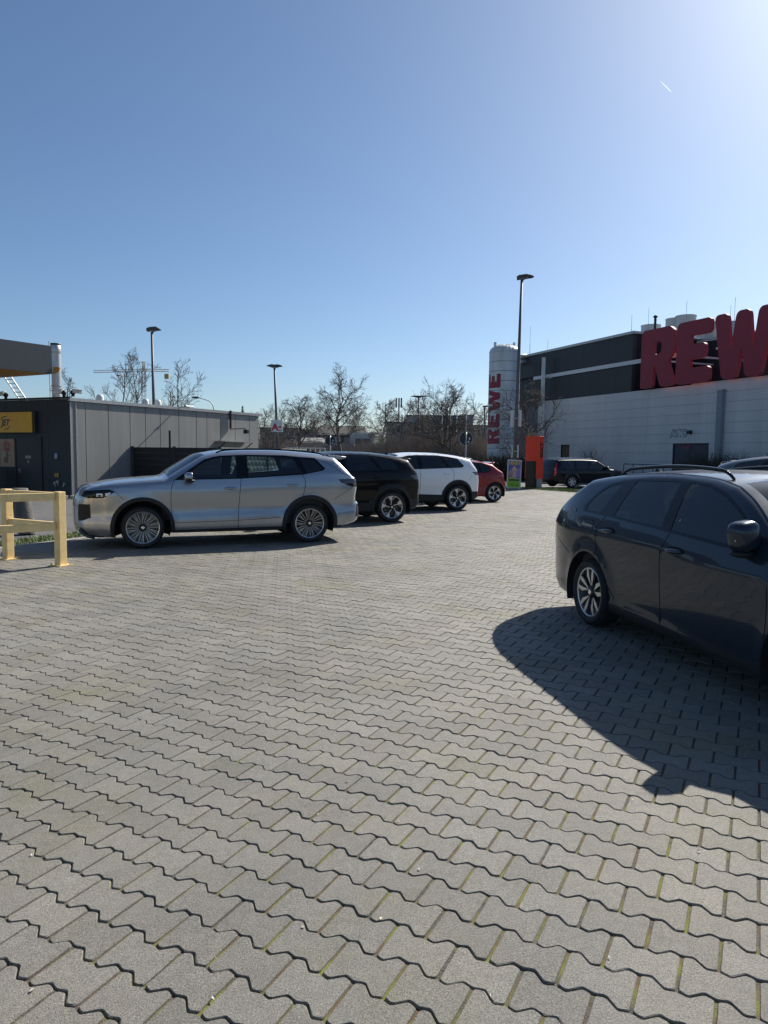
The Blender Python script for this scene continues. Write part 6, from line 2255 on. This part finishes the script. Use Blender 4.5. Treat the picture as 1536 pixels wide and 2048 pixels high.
# hedges and shrubs on the supermarket side
a, b = atY(972, 930, 45).x, atY(1046, 930, 45).x
twigs('hedge', 'dark leafless hedge at the foot of the silo left of the lamp post', 'hedge', [(a - scx, b - scx, -1, 1, -.05, 1)], 1800, dark_twig, 1.1, 2.2, .016, 23, .05, loc=(scx, 45, 0))
a, b = atY(1082, 930, 47).x, atY(1118, 930, 47).x
twigs('hedge', 'dark low hedge between the orange pylon and the old estate car', 'hedge', [(-1, 1.2, -1, 1, -.05, .75)], 900, dark_twig, 1.0, 1.8, .014, 24, .045, loc=((a + b) / 2, 47, 0))
q = W0 + WN * 1.4 + WE * WQ(1213, 900)[0]
twigs('wall_shrub', 'thin upright bare shrub against the white wall behind the old estate car', 'shrub', [(-.5, .5, -.3, .3, -.05, 1)], 70, dark_twig, 1.8, 3.2, .012, 25, loc=(q.x, q.y, 0), lean=.22)
q = W0 + WN * 2.4 + WE * WQ(1500, 900)[0]
twigs('wall_shrub', 'dense dark shrub with few leaves at the wall above the dark car', 'shrub', [(-1.6, 1.9, -.8, .8, -.05, 1)], 900, dark_twig, 1.4, 2.6, .011, 26, .045, loc=(q.x, q.y, 0), lean=.42)

# ------------------------------------------------------------------ far buildings
def bbox(px0, px1, py_top, Y, depth=12):
    a, b = atY(px0, py_top, Y), atY(px1, py_top, Y)
    return a.x, b.x, (a.z + b.z) / 2
def far_building(name, label, px0, px1, py_top, Y, wallc, depth=12, roofc=None, gable=False, py_eave=None, wins=None):
    x0, x1, zt = bbox(px0, px1, py_top, Y)
    o = thing(name, label, 'building', ((x0 + x1) / 2, Y, 0))
    w_ = (x1 - x0) / 2
    ze = atY((px0 + px1) / 2, py_eave, Y).z if py_eave else zt
    m = MB(); m.box(-w_, w_, 0, depth, -.03, ze); m.build('wall', wallc, o)
    if gable:
        m = MB(); ov = .5
        m.add([(-w_ - ov, -ov, ze - .15), (w_ + ov, -ov, ze - .15), (w_ + ov, depth / 2, zt), (-w_ - ov, depth / 2, zt), (w_ + ov, depth + ov, ze - .15), (-w_ - ov, depth + ov, ze - .15)], [(0, 1, 2, 3), (3, 2, 4, 5)])
        r = m.build('roof', roofc, o); sm = r.modifiers.new('t', 'SOLIDIFY'); sm.thickness = .25
        m = MB()
        for s_ in (-w_, w_):
            m.add([(s_, 0, ze), (s_, depth, ze), (s_, depth / 2, zt - .2)], [(0, 1, 2)])
        m.build('gable', wallc, o)
    else:
        m = MB(); m.box(-w_ - .15, w_ + .15, -.15, depth + .15, ze, ze + .25); m.build('roof', roofc or dark_metal, o)
    pane = M('far_pane', (.02, .023, .028), .15, var=0)
    for (fx, pyw, ww, hh) in (wins or []):
        z = atY((px0 + px1) / 2, pyw, Y).z
        x = -w_ + fx * 2 * w_
        m = MB(); m.box(x - ww / 2, x + ww / 2, -.03, .05, z - hh / 2, z + hh / 2); wn = m.build('window', pane, o)
        m = MB()
        for q in ((x - ww / 2 - .06, x - ww / 2), (x + ww / 2, x + ww / 2 + .06), (x - .03, x + .03)):
            m.box(q[0], q[1], -.06, -.031, z - hh / 2, z + hh / 2)
        m.build('frame', white_m, wn)
    return o
beige = M('render_beige', (.33, .30, .26), .8, var=.12, scale=.6)
greyw = M('render_grey', (.22, .23, .24), .8, var=.12, scale=.6)
bluew = M('render_blue', (.34, .38, .42), .7, var=.1, scale=.6)
palew = M('render_pale', (.42, .43, .43), .7, var=.1, scale=.4)
brownw = M('render_brown', (.10, .085, .075), .8, var=.15, scale=.5)
tile_dark = M('roof_dark', (.035, .033, .033), .8, var=.2, scale=1)
far_building('house', 'house with a dark pitched roof behind the wide bare tree', 641, 722, 849, 105, beige, 10, tile_dark, True, 868, [(.12, 876, 1.2, 1.3), (.5, 876, 1.2, 1.3), (.82, 876, 1.2, 1.3), (.3, 890, 1.2, 1.3)])
far_building('outbuilding', 'bluish white flat building right of the house', 700, 747, 869, 100, bluew, 8, galv, False, None, [(.55, 893, 2.2, 2.2)])
far_building('warehouse', 'low grey building with a pale roof edge left of the house', 570, 642, 862, 112, greyw, 14, M('pale_sheet', (.22, .22, .22), .8), False, None, [(.3, 885, 2.5, 1.2), (.7, 885, 2.5, 1.2)])
o = far_building('car_port', 'long low flat grey roof on posts in front of the house', 590, 705, 892, 88, M('port_grey', (.13, .13, .13), .8), 6, M('port_edge', (.24, .24, .235), .7))
far_building('gabled_shed', 'pale shed with a shallow pitched roof left of the dark roof', 602, 640, 874, 98, palew, 9, M('pale_sheet', (.22, .22, .22), .8), True, 883, [(.5, 893, 3.0, 1.4)])
far_building('factory_hall', 'long pale factory hall with a flat top behind the flagpoles', 815, 946, 833, 140, palew, 25, dark_metal, False, None, [(.15 + .12 * i, 843, 1.3, 1.5) for i in range(7)])
far_building('factory_annex', 'lower sloping grey annex left of the factory hall', 772, 822, 846, 138, greyw, 20, dark_metal, False, None, [(.4, 858, 1.6, 1.4)])
far_building('brown_block', 'long low brown block in front of the factory hall', 838, 980, 852, 125, brownw, 20, dark_metal, False, None, [(.1 + .13 * i, 868, 1.8, 1.4) for i in range(7)])
far_building('stair_tower', 'small pale rooftop block at the right end of the factory hall', 932, 947, 832, 139, bluew, 6, dark_metal)
far_building('distant_block', 'distant grey block between the trees left of the house', 622, 642, 857, 150, bluew, 12, dark_metal, False, None, [(.3, 866, 1.6, 1.2), (.7, 866, 1.6, 1.2)])
far_building('low_row', 'long low grey row of sheds behind the pharmacy sign', 520, 600, 858, 120, greyw, 15, tile_dark, False, None, [(.25, 880, 3, 1.5), (.75, 880, 3, 1.5)])
# pale picket of parking signs / low white rail behind the cars
q0_, q1_ = atY(572, 900, 45), atY(650, 900, 45)
o = thing('white_railing', 'low white railing glimpsed over the silver car roof', 'railing', (q0_.x, 45, 0))
zt_ = atY(610, 896, 45).z
for z in (zt_, zt_ - .35):
    m = MB(); m.tube([(0, 0, z), (q1_.x - q0_.x, 0, z)], .03, 6); m.build('rail', white_m, o)
for i in range(9):
    x = (q1_.x - q0_.x) * i / 8
    m = MB(); m.tube([(x, 0, -.03), (x, 0, zt_)], .03, 6); m.build('post', white_m, o)
# flagpoles
for i, (px, pyt) in enumerate(((885, 805), (896, 803), (902, 806), (914.5, 804), (933, 812))):
    q = atY(px, pyt, 100)
    m = MB(); m.tube([(0, 0, -.03), (0, 0, q.z)], [.09, .06], 8)
    o = thing('flagpole', ('leftmost', 'second', 'middle', 'fourth', 'rightmost')[i] + ' of the five white flagpoles in front of the factory hall', 'flagpole', (q.x, 100, 0), 0, 'white flagpoles')
    m.build('pole', white_m, o, True)
    m = MB(); m.ellipsoid((0, 0, q.z + .06), (.1, .1, .1), 8, 6); m.build('finial', white_m, o, True)
for px, pyt in ((763, 836), (588, 880)):
    q = atY(px, pyt, 95)
    o = thing('slim_pole', {763: 'slim white pole in front of the thicket left of the aerial mast', 588: 'slim pale pole under the bare tree near the pharmacy sign'}[px], 'pole', (q.x, 95, 0))
    m = MB(); m.tube([(0, 0, -.03), (0, 0, q.z)], [.08, .06], 8); m.build('shaft', white_m, o, True)
    m = MB(); m.box(-.5, .5, -.1, .1, q.z, q.z + .08); m.build('head', white_m, o)
# aerial mast on the factory
q = atY(799, 797, 145)
o = thing('aerial_mast', 'dark mobile aerial mast with three panels on the factory roof', 'mast', (q.x, 150, 0))
qb = atY(799, 846, 150).z
zt_ = atY(799, 796, 150).z
m = MB(); m.tube([(0, 0, 0), (0, 0, zt_)], .14, 8); m.build('tube', dark_metal, o)
for dx in (-.55, .0, .5):
    m = MB(); m.box(dx - .16, dx + .16, -.3, -.1, zt_ - 2.0, zt_); m.build('panel', M('aerial_grey', (.10, .11, .11), .6), o)
m = MB(); m.box(-3.2, .6, -.3, .3, qb - .1, qb + .15); m.build('platform', dark_metal, o)
for dx in (-1.2, -.6, .7):
    m = MB(); m.tube([(dx, 0, qb), (dx, 0, qb + 1.6 + dx * .3)], .09, 6); m.build('rod', dark_metal, o)

# ------------------------------------------------------------------ tower crane
CY = 330.0
def cq(px, py): 
    p = atY(px, py, CY); return Vector((p.x, 0, p.z))
mb0 = cq(289.5, 905)
o = thing('tower_crane', 'distant yellow and white tower crane behind the bare trees', 'crane', (mb0.x, CY, 0))
off_ = Vector((mb0.x, 0, 0))
yc, wc, rc = M('crane_yellow', (.45, .36, .16), .6), M('crane_white', (.55, .55, .53), .6), M('crane_red', (.38, .14, .09), .6)
def lattice(a, b, wd, n, r, mtl, nm):
    a, b = a - off_, b - off_
    m = MB()
    d = (b - a).normalized()
    s = Vector((0, 1, 0)) * wd / 2
    u = d.cross(Vector((0, 1, 0))).normalized() * wd / 2
    cs = [s + u, s - u, -s - u, -s + u]
    for c in cs: m.tube([a + c, b + c], r, 4)
    for i in range(n):
        p, q = a.lerp(b, i / n), a.lerp(b, (i + 1) / n)
        for k in range(4):
            m.tube([p + cs[k], q + cs[(k + 1) % 4]], r * .7, 3)
    m.build(nm, mtl, o)
mt_top = cq(290, 742)
lattice(Vector((off_.x, 0, 0)), Vector((off_.x, 0, mt_top.z - 8)), 1.5, 14, .11, wc, 'mast')
lattice(Vector((off_.x, 0, mt_top.z - 8)), Vector((off_.x, 0, mt_top.z)), 1.5, 4, .12, rc, 'slewing_unit')
jt, jr = cq(187, 748.5), cq(338, 744)
lattice(Vector((off_.x, 0, mt_top.z + .4)), Vector((jt.x, 0, mt_top.z - .6)), 1.0, 26, .07, wc, 'jib')
lattice(Vector((off_.x, 0, mt_top.z + .4)), Vector((jr.x, 0, mt_top.z + .3)), 1.0, 10, .08, yc, 'counter_jib')
ap = cq(289, 723)
lattice(Vector((off_.x, 0, mt_top.z)), Vector((off_.x, 0, ap.z)), .8, 5, .09, yc, 'tower_head')
m = MB()
for px in (212, 255, 322):
    e = cq(px, 746) - off_
    m2 = MB(); m2.tube([(0, 0, ap.z), (e.x, 0, mt_top.z + .9)], .06, 4); m2.build('tie', wc, o)
m = MB(); c = cq(334, 748) - off_; m.box(c.x - 1, c.x + 1, -.8, .8, c.z - 2.2, c.z); m.build('counterweight', yc, o)
c = cq(237, 750) - off_
m = MB(); m.box(c.x - .8, c.x + .8, -.5, .5, c.z - .6, c.z); m.build('trolley', rc, o)
m = MB(); m.tube([(c.x, 0, c.z), (c.x, 0, c.z - 12)], .03, 3); m.build('hoist_rope', wc, o)

# ------------------------------------------------------------------ vapour trail high in the sky
a, b = ray(1320, 161).normalized() * 9000, ray(1342, 183).normalized() * 9000
m = MB(); m.tube([a, a.lerp(b, .3), a.lerp(b, .7), b], [1, 3.5, 4, 3], 8)
vm = M('vapour', (.95, .95, .95), .9, var=0)
_p = vm.node_tree.nodes['Principled BSDF']
_p.inputs['Transmission Weight'].default_value = 1.0
_p.inputs['IOR'].default_value = 1.0
_p.inputs['Roughness'].default_value = 1.0
o = m.build('vapour_trail', vm, None, True)
tag(o, 'short white vapour trail of an aircraft high in the right of the sky', 'vapour trail')
